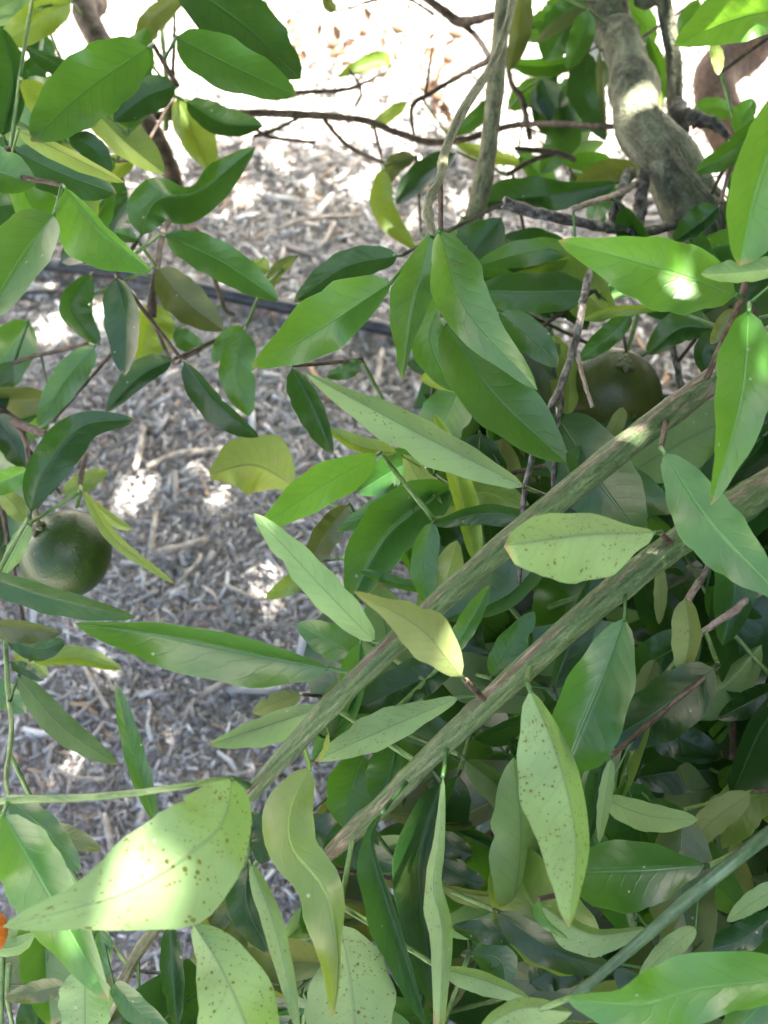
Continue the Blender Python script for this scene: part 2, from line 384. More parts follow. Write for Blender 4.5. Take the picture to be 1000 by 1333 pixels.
stick([(200, 722), (232, 714), (268, 704)], 12, 'stubby bleached stick lying on the mulch beside a hanging yellow leaf tip')
stick([(176, 612), (182, 585), (186, 556)], 10, 'pale upright-looking wood splinter on the mulch below the curled dark leaf')
stick([(196, 720), (200, 690), (203, 668)], 8, 'thin pale splinter touching the stubby bleached stick')
for pts, wp, lb in (([(425, 245), (450, 225), (470, 205)], 5, 'thin pale stick on the mulch beyond the black hose under the forked brown twig'),
        ([(360, 300), (400, 285), (470, 280)], 6, 'long thin pale stick on the mulch just beyond the black hose'),
        ([(487, 520), (492, 490), (498, 455)], 8, 'short pale stick on the mulch between a broad green leaf and a narrow spotted leaf'),
        ([(470, 738), (490, 715), (512, 692)], 9, 'short pale stick on the mulch seen through leaves beside the upper striped shoot'),
        ([(230, 762), (255, 735), (262, 722)], 6, 'thin pale stick on the mulch pointing at the stubby bleached stick'),
        ([(290, 760), (330, 778), (350, 780)], 5, 'thin bent stick on the mulch near a small yellow leaf tip'),
        ([(260, 905), (290, 890), (312, 878)], 9, 'flat pale splinter on the mulch below the long glossy leaf'),
        ([(135, 1060), (142, 1085), (146, 1110)], 10, 'pale stick on the mulch under the horizontal green stem'),
        ([(75, 1000), (100, 1012), (140, 1015)], 6, 'thin pale stick on the mulch beside the dark drooping leaf'),
        ([(110, 870), (130, 905), (140, 925)], 6, 'thin pale stick on the mulch below the small yellow leaf'),
        ([(435, 290), (425, 310), (410, 325)], 6, 'short thin stick on the mulch touching the long thin pale stick')):
    stick(pts, wp, lb)
# dry weeds standing in the sun beyond the shade
DRY = bark_mat('dry_weed_straw', [(0.3, (0.10, 0.05, 0.025)), (0.5, (0.24, 0.13, 0.07)), (0.7, (0.38, 0.25, 0.14))], 3, 60, dist=0.0005)
def weed(x, y, h, seed, label):
    r = random.Random(seed); c = PG(x, y, 0.0)
    o = bpy.data.objects.new('dry_weed', None); COL.objects.link(o); o.location = c
    tag(o, label, 'weed', 'dry weeds in the sunlit mulch')
    for k in range(r.randint(3, 5)):
        t = c+Vector((r.uniform(-.07, .07), r.uniform(-.05, .05), h*r.uniform(.6, 1.1)))
        q = [Vector(v) for v in catmull([tuple(c+Vector((r.uniform(-.01, .01), r.uniform(-.01, .01), 0))), tuple(c.lerp(t, .5)+Vector((r.uniform(-.02, .02), 0, 0))), tuple(t)], 9)]
        b = MB(); b.tube(q, [.0022*(1-.6*i/8) for i in range(9)], 6, wob=.2); st = b.build('stem', DRY, o, origin=c)
        for m_ in range(3):
            p = q[4+m_*2]; dv = Vector((r.uniform(-1, 1), r.uniform(-1, 1), r.uniform(.1, 1))).normalized(); sd = dv.orthogonal().normalized(); L_ = r.uniform(.018, .034)
            lb = MB()
            for i_ in range(5):
                w_ = (.001, .006, .008, .005, .0004)[i_]
                cc = p+dv*L_*i_/4+Vector((0, 0, -.004*(i_/4)**2)); lb.v += [cc-sd*w_, cc+dv.cross(sd)*w_*.5, cc+sd*w_]
            for i_ in range(4):
                for k_ in range(2): lb.quad((i_*3+k_, i_*3+k_+1, i_*3+k_+4, i_*3+k_+3), [(0, 0), (1, 0), (1, 1), (0, 1)])
            lb.build('dry_leaf', DRY, st, origin=p)
weed(438, 100, .11, 1, 'withered brown weed beside the curled yellow-green leaf in bright mulch')
weed(487, 108, .12, 2, 'withered brown weed behind the curled yellow-green leaf in bright mulch')
weed(566, 118, .12, 3, 'withered brown weed behind the forked twig in bright mulch')
weed(402, 95, .09, 4, 'low withered brown weed beside the dark leaf tip in bright mulch')
weed(600, 190, .10, 5, 'withered straw-coloured weed beside the upright olive stem')

# ------------------------------------------------------------------ the tree: trunk, limbs, shoots
TRUNK = Vector((0.47, 0.56, 0.0))
tree = bpy.data.objects.new('citrus_tree', None); COL.objects.link(tree); tree.location = TRUNK
tag(tree, 'leafy green citrus tree with grey limb, long striped shoots and spotted leaves above the mulch', 'tree')
NODES = []          # (world point, branch object, radius)
def branch(name, pts, mat, sides=10, wob=0.12, n=None, label=None, knots=()):
    """pts: (x, y, depth, width in px) or (Vector, radius m)"""
    arr = []
    for p in pts:
        if isinstance(p[0], Vector): arr.append((*p[0], p[1]))
        else: arr.append((*P(p[0], p[1], p[2]), p[3]/2*p[2]/FPX))
    n = n or max(14, 7*len(arr))
    sm = catmull(arr, n)
    q = [Vector(s[:3]) for s in sm]; r = [max(float(s[3]), 0.0005) for s in sm]
    for (kt, amp, kw) in knots:                       # swollen collars and nodes
        for i in range(n): r[i] *= 1+amp*math.exp(-((i/(n-1)-kt)/kw)**2)
    b = MB(); b.tube(q, r, sides, wob=wob, seed=len(NODES)*.37)
    o = b.build(name, mat, tree, origin=q[0])
    if label: o['label'] = label
    for i in range(0, n): NODES.append((q[i], o, r[i]))
    return o
V3 = Vector
limb = branch('trunk', [(V3((.47, .56, -.04)), .062), (V3((.465, .555, .03)), .053), (V3((.44, .54, .2)), .045), (1010, 510, .80, 118), (950, 385, .765, 104), (908, 288, .745, 82), (874, 212, .75, 76),
        (834, 165, .77, 66), (823, 100, .80, 55), (806, 50, .83, 53), (788, -5, .86, 53), (V3((.13, 1.05, .72)), .018), (V3((.02, 1.1, 1.0)), .016), (V3((-.1, 1.05, 1.35)), .012)],
        B_LIMB, 28, .07, n=160, knots=((.60, .16, .018),))
branch('limb', [(V3((.45, .55, .12)), .035), (V3((.44, .62, .35)), .030), (935, 140, 1.05, 58), (985, 50, 1.1, 58), (1080, -60, 1.15, 54), (V3((.62, 1.0, 1.0)), .02), (V3((.6, 1.15, 1.5)), .013)], B_RED, 14, .15, n=50,
       label='red-brown limb behind the grey limb')
branch('limb', [(V3((-.1, 1.05, 1.35)), .014), (V3((-.42, 1.02, 1.3)), .014), (V3((-.52, .95, .95)), .014), (85, -60, .95, 31), (110, 15, .92, 31), (150, 90, .89, 30), (185, 150, .86, 28), (218, 212, .86, 25), (238, 275, .87, 18), (240, 300, .87, 10)],
       B_BROWN, 12, .14, n=80)
branch('striped_shoot', [(V3((.42, .53, .28)), .016), (1090, 400, .62, 35), (1010, 437, .54, 33), (930, 494, .475, 34), (800, 592, .445, 36), (650, 716, .42, 33), (520, 832, .40, 30), (420, 930, .39, 28), (322, 1038, .385, 22)],
       B_SHOOT, 14, .06, n=90, label='upper striped green and brown shoot', knots=((.43, .1, .012), (.62, .1, .012), (.74, .1, .012), (.86, .1, .012)))
branch('striped_shoot', [(V3((.43, .53, .2)), .017), (1120, 560, .60, 44), (1000, 633, .47, 44), (880, 708, .435, 39), (760, 802, .42, 35), (640, 910, .42, 32), (560, 985, .425, 30), (500, 1046, .435, 27), (445, 1096, .45, 24), (405, 1135, .50, 8)],
       B_SHOOT, 14, .06, n=90, label='lower striped green and brown shoot', knots=((.4, .1, .012), (.58, .1, .012), (.72, .1, .012), (.83, .1, .012)))
branch('green_stem', [(V3((.43, .50, .22)), .009), (1180, 950, .55, 22), (1000, 1086, .40, 19), (905, 1163, .385, 18), (830, 1228, .38, 15), (785, 1266, .378, 13), (748, 1297, .375, 13)], B_BLUE, 10, .05, n=50, knots=((.93, .3, .02),))
branch('green_stem', [(V3((-.52, .95, .95)), .007), (V3((-.52, .7, .86)), .006), (V3((-.42, .42, .74)), .005), (-60, 1045, .42, 12), (0, 1041, .40, 11), (90, 1039, .385, 10), (170, 1033, .37, 9), (240, 1023, .36, 8), (300, 1014, .37, 8), (326, 1024, .385, 8)], B_GREEN, 8, .05, n=40)
branch('upright_stem', [(V3((.43, .56, .12)), .016), (V3((.25, .55, .2)), .012), (590, 470, .76, 28), (606, 335, .71, 27), (628, 240, .70, 24), (640, 160, .70, 22), (648, 80, .70, 21), (656, -10, .70, 21), (660, -120, .72, 20), (V3((.1, .8, 1.1)), .007)], B_OLIVE, 12, .08, n=60, knots=((.45, .12, .02), (.62, .12, .02)))
branch('green_stem', [(660, -120, .715, 16), (668, -10, .64, 10), (645, 75, .60, 11), (603, 143, .55, 13), (580, 196, .52, 12), (573, 232, .50, 11), (558, 262, .49, 12), (560, 292, .475, 12), (566, 310, .465, 9)], B_OLIVE, 9, .1, n=46, knots=((.55, .3, .02), (.72, .3, .015), (.82, .3, .015)))
branch('upright_stem', [(V3((.44, .56, .2)), .012), (895, 260, .86, 22), (880, 150, .84, 22), (877, 80, .83, 21), (864, 0, .82, 20), (850, -90, .83, 20), (V3((.3, .95, 1.1)), .007)], B_LIMB, 10, .1, n=40)
# twigs (x, y, depth, width)
def tw(pts, mat=B_BROWN, wob=.22, **k): return branch('twig', pts, mat, 7, wob, n=max(10, 6*len(pts)), **k)
tw([(185, 150, .86, 12), (255, 152, .88, 11), (330, 147, .90, 10), (400, 150, .90, 10), (470, 156, .90, 9), (515, 172, .90, 9), (560, 185, .9, 9), (610, 180, .9, 9), (680, 162, .9, 8), (800, 165, .8, 7)])
tw([(338, 122, .93, 5), (400, 120, .92, 6), (455, 115, .92, 5), (500, 95, .92, 4)])
tw([(420, 152, .90, 6), (442, 180, .9, 6), (465, 197, .9, 6), (500, 212, .88, 5)])
tw([(330, 165, .9, 5), (350, 178, .9, 5), (410, 186, .9, 4)])
tw([(330, 178, .9, 5), (360, 168, .9, 5), (395, 150, .9, 4)])
tw([(460, 145, .9, 3), (470, 118, .9, 4), (455, 90, .9, 3)])
tw([(545, -10, .95, 10), (575, 12, .95, 12), (600, 28, .95, 14), (645, 20, .9, 9)])
tw([(600, 28, .95, 9), (622, 50, .94, 8), (640, 78, .72, 7)])
tw([(640, 76, .72, 8), (600, 98, .9, 7), (560, 122, .92, 7), (536, 140, .92, 6), (540, 182, .91, 4)])
tw([(553, 128, .92, 5), (558, 95, .92, 4), (563, 62, .92, 3)])
tw([(565, 20, .95, 4), (555, 12, .95, 4), (520, -10, .96, 3)])
tw([(486, 160, .9, 4), (492, 185, .9, 4), (497, 205, .9, 4)])
tw([(205, -20, .82, 6), (212, 50, .8, 6), (217, 110, .8, 7), (216, 168, .84, 8)], B_GREEN)
tw([(228, 0, .82, 4), (226, 80, .8, 5), (222, 150, .83, 6)], B_BROWN)
tw([(238, 270, .87, 9), (215, 295, .83, 9), (205, 345, .75, 9), (199, 385, .73, 12), (196, 412, .73, 16)])
tw([(237, 280, .85, 10), (245, 300, .8, 8), (262, 308, .78, 7), (290, 395, .78, 6), (305, 410, .78, 6)])
tw([(-30, 492, .72, 7), (30, 468, .7, 6), (70, 458, .68, 6), (118, 447, .66, 5)])
tw([(-20, 520, .7, 14), (20, 548, .66, 13), (50, 562, .63, 12), (62, 566, .62, 9)])
tw([(22, 550, .66, 9), (34, 575, .64, 8), (38, 605, .62, 6)])
tw([(113, 590, .66, 4), (106, 618, .64, 7), (104, 642, .63, 6), (100, 660, .62, 4)])
tw([(196, 412, .73, 6), (224, 470, .72, 5), (240, 466, .7, 5), (262, 455, .72, 4)])
tw([(7, 820, .55, 6), (10, 890, .53, 7), (15, 950, .50, 7), (8, 1010, .45, 6), (12, 1040, .41, 6)], B_GREEN)
tw([(655, 264, .64, 15), (690, 275, .645, 15), (730, 284, .65, 14), (790, 296, .67, 14), (840, 302, .70, 13), (905, 285, .74, 12)], B_DEAD, .35)
tw([(742, 274, .62, 9), (775, 262, .64, 8), (806, 252, .70, 9), (835, 235, .74, 9)], B_PINK, .3)
tw([(820, 225, .735, 16), (808, 250, .71, 13), (800, 275, .70, 12), (793, 302, .69, 9)], B_DEAD, .4)
tw([(806, 262, .70, 8), (815, 285, .69, 7), (824, 308, .68, 6)], B_DEAD, .4)
tw([(838, 225, .74, 18), (834, 262, .73, 17), (832, 302, .72, 14)], B_DEAD, .4)
tw([(837, 100, .78, 13), (850, 135, .76, 12), (864, 167, .74, 12), (891, 218, .715, 12), (930, 266, .70, 14), (938, 295, .70, 11), (945, 330, .72, 9)], B_LIMB, .25)
tw([(882, 135, .82, 20), (885, 150, .80, 24), (905, 155, .79, 22), (930, 162, .79, 17), (948, 178, .79, 9)], B_DEAD, .45)
tw([(895, 160, .79, 10), (892, 185, .79, 9), (896, 205, .79, 6)], B_DEAD, .4)
tw([(775, 330, .58, 9), (762, 378, .55, 10), (752, 432, .53, 10), (731, 500, .52, 10), (701, 568, .51, 9), (682, 650, .50, 8), (676, 760, .50, 6)], B_DEAD, .45)
tw([(731, 500, .52, 7), (728, 551, .515, 7), (722, 600, .51, 8), (721, 636, .51, 6)], B_DEAD, .45)
tw([(752, 462, .525, 6), (760, 495, .515, 6), (771, 530, .51, 5)], B_PINK, .4)
tw([(830, 400, .68, 7), (826, 425, .665, 7), (814, 466, .655, 7), (806, 515, .65, 6)], B_GREEN)
tw([(808, 412, .66, 4), (814, 450, .65, 4), (821, 495, .645, 4)], B_BROWN)
tw([(872, 440, .70, 9), (880, 470, .69, 9), (888, 510, .68, 9), (900, 545, .68, 8), (905, 580, .68, 6)], B_DEAD)
tw([(893, 785, .50, 10), (905, 765, .51, 10), (920, 742, .52, 9), (935, 700, .53, 8)], B_PINK)
tw([(903, 832, .50, 9), (930, 812, .50, 9), (952, 798, .50, 11), (980, 777, .51, 9), (1060, 740, .56, 9)], B_PINK, .35)
tw([(950, 800, .52, 12), (951, 850, .56, 12), (953, 905, .58, 10), (955, 1000, .62, 9)], B_BROWN)
tw([(935, 800, .66, 12), (931, 870, .68, 12), (932, 960, .7, 11)], B_OLIVE)
tw([(985, 770, .75, 24), (980, 830, .78, 24), (975, 900, .82, 24), (970, 960, .86, 24)], B_BROWN)
tw([(850, 980, .66, 7), (880, 930, .64, 9), (925, 945, .62, 9), (945, 915, .6, 7)], B_BROWN)
tw([(575, 730, .60, 4), (572, 665, .58, 5), (568, 620, .57, 5)], B_BROWN)
tw([(610, 1105, .60, 6), (640, 1080, .6, 7), (668, 1055, .6, 6)], B_BROWN)
tw([(635, 1115, .6, 6), (640, 1080, .6, 7), (642, 1050, .6, 6)], B_BROWN)
tw([(205, 1205, .50, 17), (180, 1240, .5, 16), (158, 1285, .5, 15), (130, 1340, .52, 14)], B_OLIVE, .1)
tw([(3, 1240, .46, 8), (2, 1290, .46, 8), (0, 1340, .46, 8)], B_GREEN, .1)
tw([(12, 1255, .455, 8), (10, 1300, .455, 7), (18, 1340, .46, 5)], B_GREEN, .2)
tw([(180, 1250, .50, 5), (182, 1290, .49, 5), (195, 1340, .48, 6)], B_GREEN)
tw([(170, 1262, .52, 5), (200, 1266, .52, 5), (235, 1268, .52, 5)], B_DEAD)
tw([(655, 860, .54, 8), (700, 800, .54, 9), (760, 775, .53, 9)], B_GREEN, .15)
tw([(690, 180, .9, 8), (680, 130, .92, 8), (665, 105, .92, 7), (655, 40, .95, 7)])
tw([(670, 193, .82, 6), (720, 198, .82, 8), (750, 208, .82, 7)])
tw([(660, 228, .8, 6), (690, 210, .81, 7), (720, 200, .82, 6)])

# ------------------------------------------------------------------ leaves
LEAVES = []
def leaf(pts, a, b, d, side='T', m='g', roll=0.0, fold=0.22, arch=0.0, peak=0.44, wave=0.05, pet=None, name='leaf', te=.66):
    """pts: midrib base -> tip in photograph pixels; a: half width on the side that lies up when the leaf points right,
    b: the other half; d: depth (m) or (base, tip)"""
    LEAVES.append(dict(pts=pts, a=a, b=b, d=d, side=side, m=m, roll=roll, fold=fold, arch=arch, peak=peak, wave=wave, pet=pet, name=name, te=te))
def lf(s, a, b, d, side='T', m='g', **k): leaf([tuple(float(c) for c in q.split(',')) for q in s.split()], a, b, d, side, m, **k)
# --- upper left
lf('193,62 112,118 40,184', 44, 48, (.54, .50), 'T', 'g', roll=-12)
lf('230,48 300,85 387,124', 33, 33, (.60, .57), 'T', 'g', roll=15)
lf('232,-28 320,35 392,103', 40, 42, (.66, .63), 'T', 'k', roll=10)
lf('184,306 204,262 262,246 333,191', [0, 30, 28, 8, 20, 0], [0, 24, 34, 36, 22, 0], .60, 'T', 'g', wave=.14, roll=18)
lf('24,170 85,200 163,238', 8, 15, (.50, .52), 'U', 'y', roll=20)
lf('85,245 134,300 197,352', [0, 7, 8, 7, 5, 0], [0, 38, 52, 46, 28, 0], (.47, .45), 'T', 'l')
lf('-70,212 -10,222 47,240', 35, 30, .50, 'T', 'g')
lf('70,279 28,335 -25,425', 32, 46, (.46, .43), 'T', 'l', roll=-20)
lf('243,133 290,160 343,164', 22, 17, .72, 'T', 'k', roll=-20)
lf('230,128 252,175 276,224', 28, 20, .76, 'T', 'y')
lf('228,112 190,126 148,158', 24, 24, .64, 'T', 'k')
lf('92,2 45,30 -4,62', 24, 26, .70, 'T', 'y', roll=20)
lf('42,-12 15,2 -20,20', 14, 14, .6, 'U', 'l')
lf('182,60 200,25 240,-6', 16, 18, .74, 'T', 'o')
lf('18,196 80,226 152,252', 26, 30, .58, 'T', 'k')
lf('90,178 120,192 146,225', 16, 16, .66, 'T', 'k')
lf('216,306 290,342 363,391', 25, 24, (.58, .55), 'T', 'g', roll=12)
lf('350,352 335,345 330,338', 14, 14, .66, 'T', 'y')
lf('385,333 360,352 352,378', 10, 8, .70, 'U', 'd')
lf('52,70 40,105 48,142', 20, 16, .7, 'T', 'k')
lf('20,60 8,95 10,125', 24, 20, .75, 'T', 'g')
lf('150,212 125,235 122,300', 10, 14, .68, 'T', 'y')
lf('178,312 160,305 146,302', 9, 9, .62, 'T', 'g')
lf('100,120 105,140 95,165', 14, 14, .72, 'T', 'g')
lf('170,100 150,120 120,150', 16, 16, .70, 'T', 'k')
lf('437,15 428,5 422,-20', 8, 8, .95, 'T', 'o')
# --- ground gap, upper middle
lf('508,84 490,80 440,100', 10, 14, .92, 'T', 'y', arch=.1)
lf('530,132 505,150 481,168', 9, 8, .90, 'U', 'y')
lf('498,220 500,275 541,326', 16, 15, .80, 'T', 'y', roll=20)
lf('540,204 515,214 504,242', 12, 13, .82, 'T', 'o')
lf('592,200 548,232 516,266', 14, 20, .78, 'T', 'k', roll=-25)
lf('594,188 640,202 692,216', 9, 10, .95, 'T', 'y')
lf('804,238 700,256 608,266', [0, 22, 18, 12, 0], [0, 10, 26, 26, 0], .72, 'T', 'k', roll=10)
lf('640,128 612,160 580,174', 12, 10, .85, 'T', 'g')
# --- upper right
lf('1055,5 955,26 878,59', [0, 26, 30, 28, 16, 0], [0, 30, 40, 38, 22, 0], (.62, .58), 'T', 'l', roll=54)
lf('928,54 934,75 935,98', 9, 9, .62, 'U', 'y')
lf('1032,105 985,240 962,347', 62, 34, (.36, .37), 'T', 'l', roll=15)
lf('1000,150 950,198 905,224', 18, 14, .62, 'T', 'g')
lf('935,270 910,292 876,316', 12, 22, .60, 'T', 'k')
lf('962,176 970,150 980,128', 16, 14, .64, 'T', 'g')
lf('958,384 855,348 726,313', [0, 34, 50, 52, 42, 22, 0], [0, 34, 42, 40, 30, 16, 0], (.40, .385), 'T', 'l', roll=-15, fold=.12)
lf('765,14 757,50 738,92', 16, 17, .80, 'T', 'g')
lf('765,68 760,120 789,184', 20, 21, .84, 'T', 'k')
lf('781,66 785,120 790,180', 3, 8, .82, 'U', 'o')
lf('682,-22 676,40 662,94', 16, 12, .80, 'T', 'o')
lf('768,4 730,30 697,56', 10, 9, .84, 'U', 'o')
lf('662,142 700,118 750,136', 18, 16, .94, 'T', 'g')
lf('738,138 732,180 704,226', 24, 21, .90, 'T', 'g')
lf('797,250 778,270 770,292', 14, 14, .84, 'T', 'l', roll=-50)
lf('910,0 895,30 885,60', 14, 14, .9, 'T', 'g')
lf('780,-10 830,20 850,60', 20, 24, .95, 'T', 'g')
lf('845,50 860,100 852,150', 12, 18, .92, 'T', 'g')
lf('745,-15 720,20 690,30', 22, 18, .95, 'T', 'g')
lf('950,225 965,250 945,290', 20, 18, .7, 'T', 'g')
lf('900,150 930,140 962,150', 14, 16, .9, 'T', 'g')
lf('845,100 855,125 862,145', 8, 8, .86, 'U', 'y')
# --- left middle
lf('117,358 92,402 130,450', 26, 15, .64, 'T', 'k', roll=20)
lf('152,362 164,420 163,489', 18, 28, .56, 'T', 'k', roll=-15)
lf('206,350 242,392 291,430', 26, 26, .66, 'T', 'o')
lf('223,469 182,490 138,537', 14, 20, .64, 'T', 'k')
lf('123,452 85,495 49,558', 22, 20, .62, 'T', 'g', roll=-20)
lf('40,666 58,612 105,556 178,546', [0, 22, 24, 16, 0], [0, 22, 32, 18, 0], .53, 'T', 'k', roll=12)
lf('240,472 284,527 337,569', 10, 24, .56, 'T', 'k')
lf('318,430 308,485 325,542', 25, 23, .66, 'T', 'g')
lf('318,427 295,444 277,472', 13, 13, .68, 'T', 'g')
lf('203,395 192,430 183,474', 36, 22, .78, 'T', 'y')
lf('228,430 245,445 265,450', 14, 14, .76, 'T', 'g')
lf('382,632 330,606 273,618', [0, 18, 32, 38, 34, 18, 6], [0, 30, 44, 42, 36, 24, 6], .60, 'U', 'd', fold=.1)
lf('-5,540 18,575 36,612', 20, 22, .66, 'T', 'k')
lf('36,613 8,625 -25,640', 18, 14, .60, 'T', 'l')
lf('82,642 112,626 141,613', 13, 13, .68, 'T', 'y')
lf('5,560 20,548 50,540', 14, 10, .7, 'T', 'g')
lf('0,640 20,660 30,680', 14, 14, .66, 'U', 'y')
lf('108,638 150,702 229,761', 7, 9, (.58, .56), 'U', 'y', roll=20)
lf('118,652 150,678 173,689', 6, 8, .60, 'U', 'y')
lf('38,683 20,716 4,748', 13, 12, .58, 'U', 's')
lf('-40,742 60,776 177,804', 14, 22, (.48, .50), 'T', 'k', roll=-18)
lf('-25,812 30,818 79,824', 10, 20, .52, 'T', 'o')
lf('8,828 50,845 86,834', 15, 16, .55, 'T', 'k')
lf('45,862 100,856 159,872', 16, 10, .62, 'T', 'y')
lf('20,845 40,860 62,880', 14, 14, .64, 'T', 'y')
lf('14,862 35,872 58,886', 8, 10, .60, 'T', 'k')
lf('24,880 80,945 154,996', 18, 20, (.50, .52), 'U', 'k')
lf('201,1068 174,980 151,889', 13, 15, (.46, .50), 'T', 'g')
lf('-30,895 5,905 34,928', 18, 18, .56, 'T', 'g')
# --- centre
lf('509,368 422,424 328,478', [0, 20, 33, 34, 22, 0], [0, 36, 42, 38, 20, 0], (.47, .45), 'T', 'l', roll=15, fold=.2)
lf('518,333 450,348 382,394', 20, 22, .60, 'T', 'k', roll=-15)
lf('560,307 538,400 524,496', [0, 20, 22, 14, 5, 0], [0, 20, 32, 28, 14, 0], .455, 'T', 'm', fold=.5)
lf('572,300 606,400 700,508', [0, 34, 40, 30, 18, 0], [0, 22, 32, 30, 18, 0], (.44, .42), 'T', 'm', roll=-10)
lf('580,422 640,510 737,602', 48, 40, (.50, .47), 'T', 'g', roll=15)
lf('582,378 560,440 590,510', 26, 28, .54, 'T', 'g')
lf('683,634 540,562 398,486', [0, 22, 32, 30, 18, 0], [0, 14, 20, 20, 10, 0], (.425, .415), 'U', 'm', roll=12, pet=(722, 645, .43))
lf('380,480 408,530 434,592', 13, 24, .52, 'T', 'k', roll=20)
lf('490,592 420,633 334,692', [0, 24, 26, 24, 16, 0], [0, 16, 27, 28, 18, 0], (.47, .46), 'T', 'l', roll=52, fold=.25)
lf('517,590 465,580 424,557', 8, 14, .55, 'T', 'y')
lf('560,588 512,612 464,642', 28, 24, .60, 'T', 'g')
lf('602,500 580,545 556,580', 30, 34, .60, 'T', 'l', peak=.5, roll=-50)
lf('512,545 530,560 545,575', 22, 18, .62, 'T', 'k')
lf('470,470 450,482 425,490', 12, 10, .58, 'T', 'g')
lf('566,640 500,660 438,692', 14, 15, .54, 'T', 'g', roll=-20)
lf('722,690 640,668 560,683', 16, 12, .50, 'T', 'k', roll=10)
lf('750,322 680,330 617,348', 18, 18, .62, 'T', 'l')
lf('768,378 690,381 618,378', [0, 24, 26, 26, 22, 0], [0, 24, 26, 26, 20, 0], .60, 'T', 'g', fold=-.35, roll=-5)
lf('488,836 412,757 330,668', 22, 23, (.41, .40), 'U', 'g', fold=.12, roll=10)
lf('601,880 545,817 460,769', [0, 22, 32, 24, 10, 0], [0, 22, 32, 26, 10, 0], (.365, .36), 'U', 'o', roll=-10, pet=(602, 895, .41))
lf('563,680 552,735 556,787', 18, 18, .50, 'T', 'g')
lf('588,852 612,810 638,762', 16, 12, .45, 'T', 'l')
lf('474,858 432,836 386,812', 22, 24, .48, 'T', 'g')
lf('592,858 530,893 453,926', 24, 30, .46, 'T', 'k', roll=-12)
lf('425,920 350,944 271,970', [0, 22, 26, 18, 0], [0, 14, 14, 10, 0], .425, 'U', 'g', roll=10)
lf('598,908 500,950 409,991', [0, 12, 20, 22, 14, 0], [0, 14, 24, 26, 16, 0], (.42, .425), 'U', 'm', roll=-12, pet=(636, 886, .42))
lf('640,880 664,842 696,796', 19, 20, .50, 'T', 'g')
lf('452,658 422,698 394,748', 20, 16, .58, 'T', 'o', roll=15)
lf('412,733 380,760 346,779', 13, 13, .62, 'T', 'y')
lf('562,770 510,757 467,742', 7, 9, .52, 'T', 'g')
lf('392,905 358,915 328,928', 14, 13, .52, 'U', 'o')
lf('428,955 424,975 414,992', 3, 4, .40, 'U', 'y')
lf('428,870 340,853 210,826 97,811', [0, 28, 42, 46, 40, 24, 0], [0, 10, 17, 19, 15, 8, 0], (.40, .385), 'T', 'g', roll=-15, fold=.12)
# --- right middle
lf('1032,346 965,354 912,357', 14, 18, (.37, .38), 'U', 'l')
lf('975,404 964,520 925,658', [0, 34, 40, 36, 22, 0], [0, 32, 36, 28, 12, 0], (.375, .37), 'T', 'l', roll=12, fold=.18, pet=(1000, 436, .53))
lf('862,400 800,404 757,416', 9, 5, .56, 'T', 'y')
lf('927,427 885,428 843,462', 18, 24, .58, 'T', 'g')
lf('932,428 915,458 920,490', 14, 12, .56, 'T', 'k')
lf('955,402 940,425 925,448', 12, 10, .50, 'T', 'o')
lf('865,590 925,680 1012,772', [0, 26, 36, 36, 26, 10], [0, 26, 40, 42, 32, 12], (.385, .365), 'T', 'l', roll=-12, fold=.15, pet=(868, 546, .46))
lf('812,530 800,558 783,585', 11, 10, .58, 'U', 'o')
lf('738,588 802,628 880,666', 32, 30, .50, 'T', 'g', roll=10)
lf('738,600 765,580 800,605', 14, 14, .54, 'T', 'o')
lf('650,408 692,440 726,478', 22, 21, .58, 'T', 'g')
lf('822,410 790,440 754,470', 14, 16, .60, 'T', 'g')
lf('700,405 740,400 765,430', 20, 16, .64, 'T', 'k')
lf('853,693 762,696 656,711', [0, 26, 50, 60, 61, 54, 40, 0], [0, 8, 17, 25, 31, 33, 27, 0], (.375, .365), 'U', 's', te=.45, roll=10, fold=.1, pet=(882, 688, .43))
lf('813,805 785,880 745,975 736,1014', [0, 28, 44, 50, 46, 28, 0], [0, 26, 38, 42, 36, 20, 0], (.40, .385), 'T', 'g', roll=-18, fold=.3, pet=(828, 778, .425))
lf('690,898 728,990 750,1095 741,1209', [0, 12, 18, 20, 19, 16, 10, 0], [0, 32, 54, 62, 58, 46, 26, 0], (.375, .345), 'U', 's', roll=12, fold=.12, pet=(700, 870, .42))
lf('893,779 898,830 888,883', 15, 24, .47, 'U', 'o')
lf('860,738 860,775 858,813', 9, 9, .52, 'U', 'o')
lf('853,858 836,900 811,931', 14, 15, .50, 'U', 'o')
lf('900,828 894,880 897,942', 33, 33, .56, 'T', 'k')
lf('838,916 826,972 805,1046', 18, 15, .50, 'T', 'k')
lf('838,942 885,962 942,986', 24, 28, .54, 'T', 'k')
lf('1012,894 975,914 934,936', 20, 16, .50, 'T', 'k')
lf('830,1012 890,1003 985,1003', 22, 30, .55, 'T', 'k')
lf('880,650 905,690 915,735', 18, 16, .56, 'T', 'k')
lf('830,705 860,720 895,750', 18, 18, .58, 'T', 'g')
lf('960,780 966,805 958,835', 14, 12, .6, 'T', 'k')
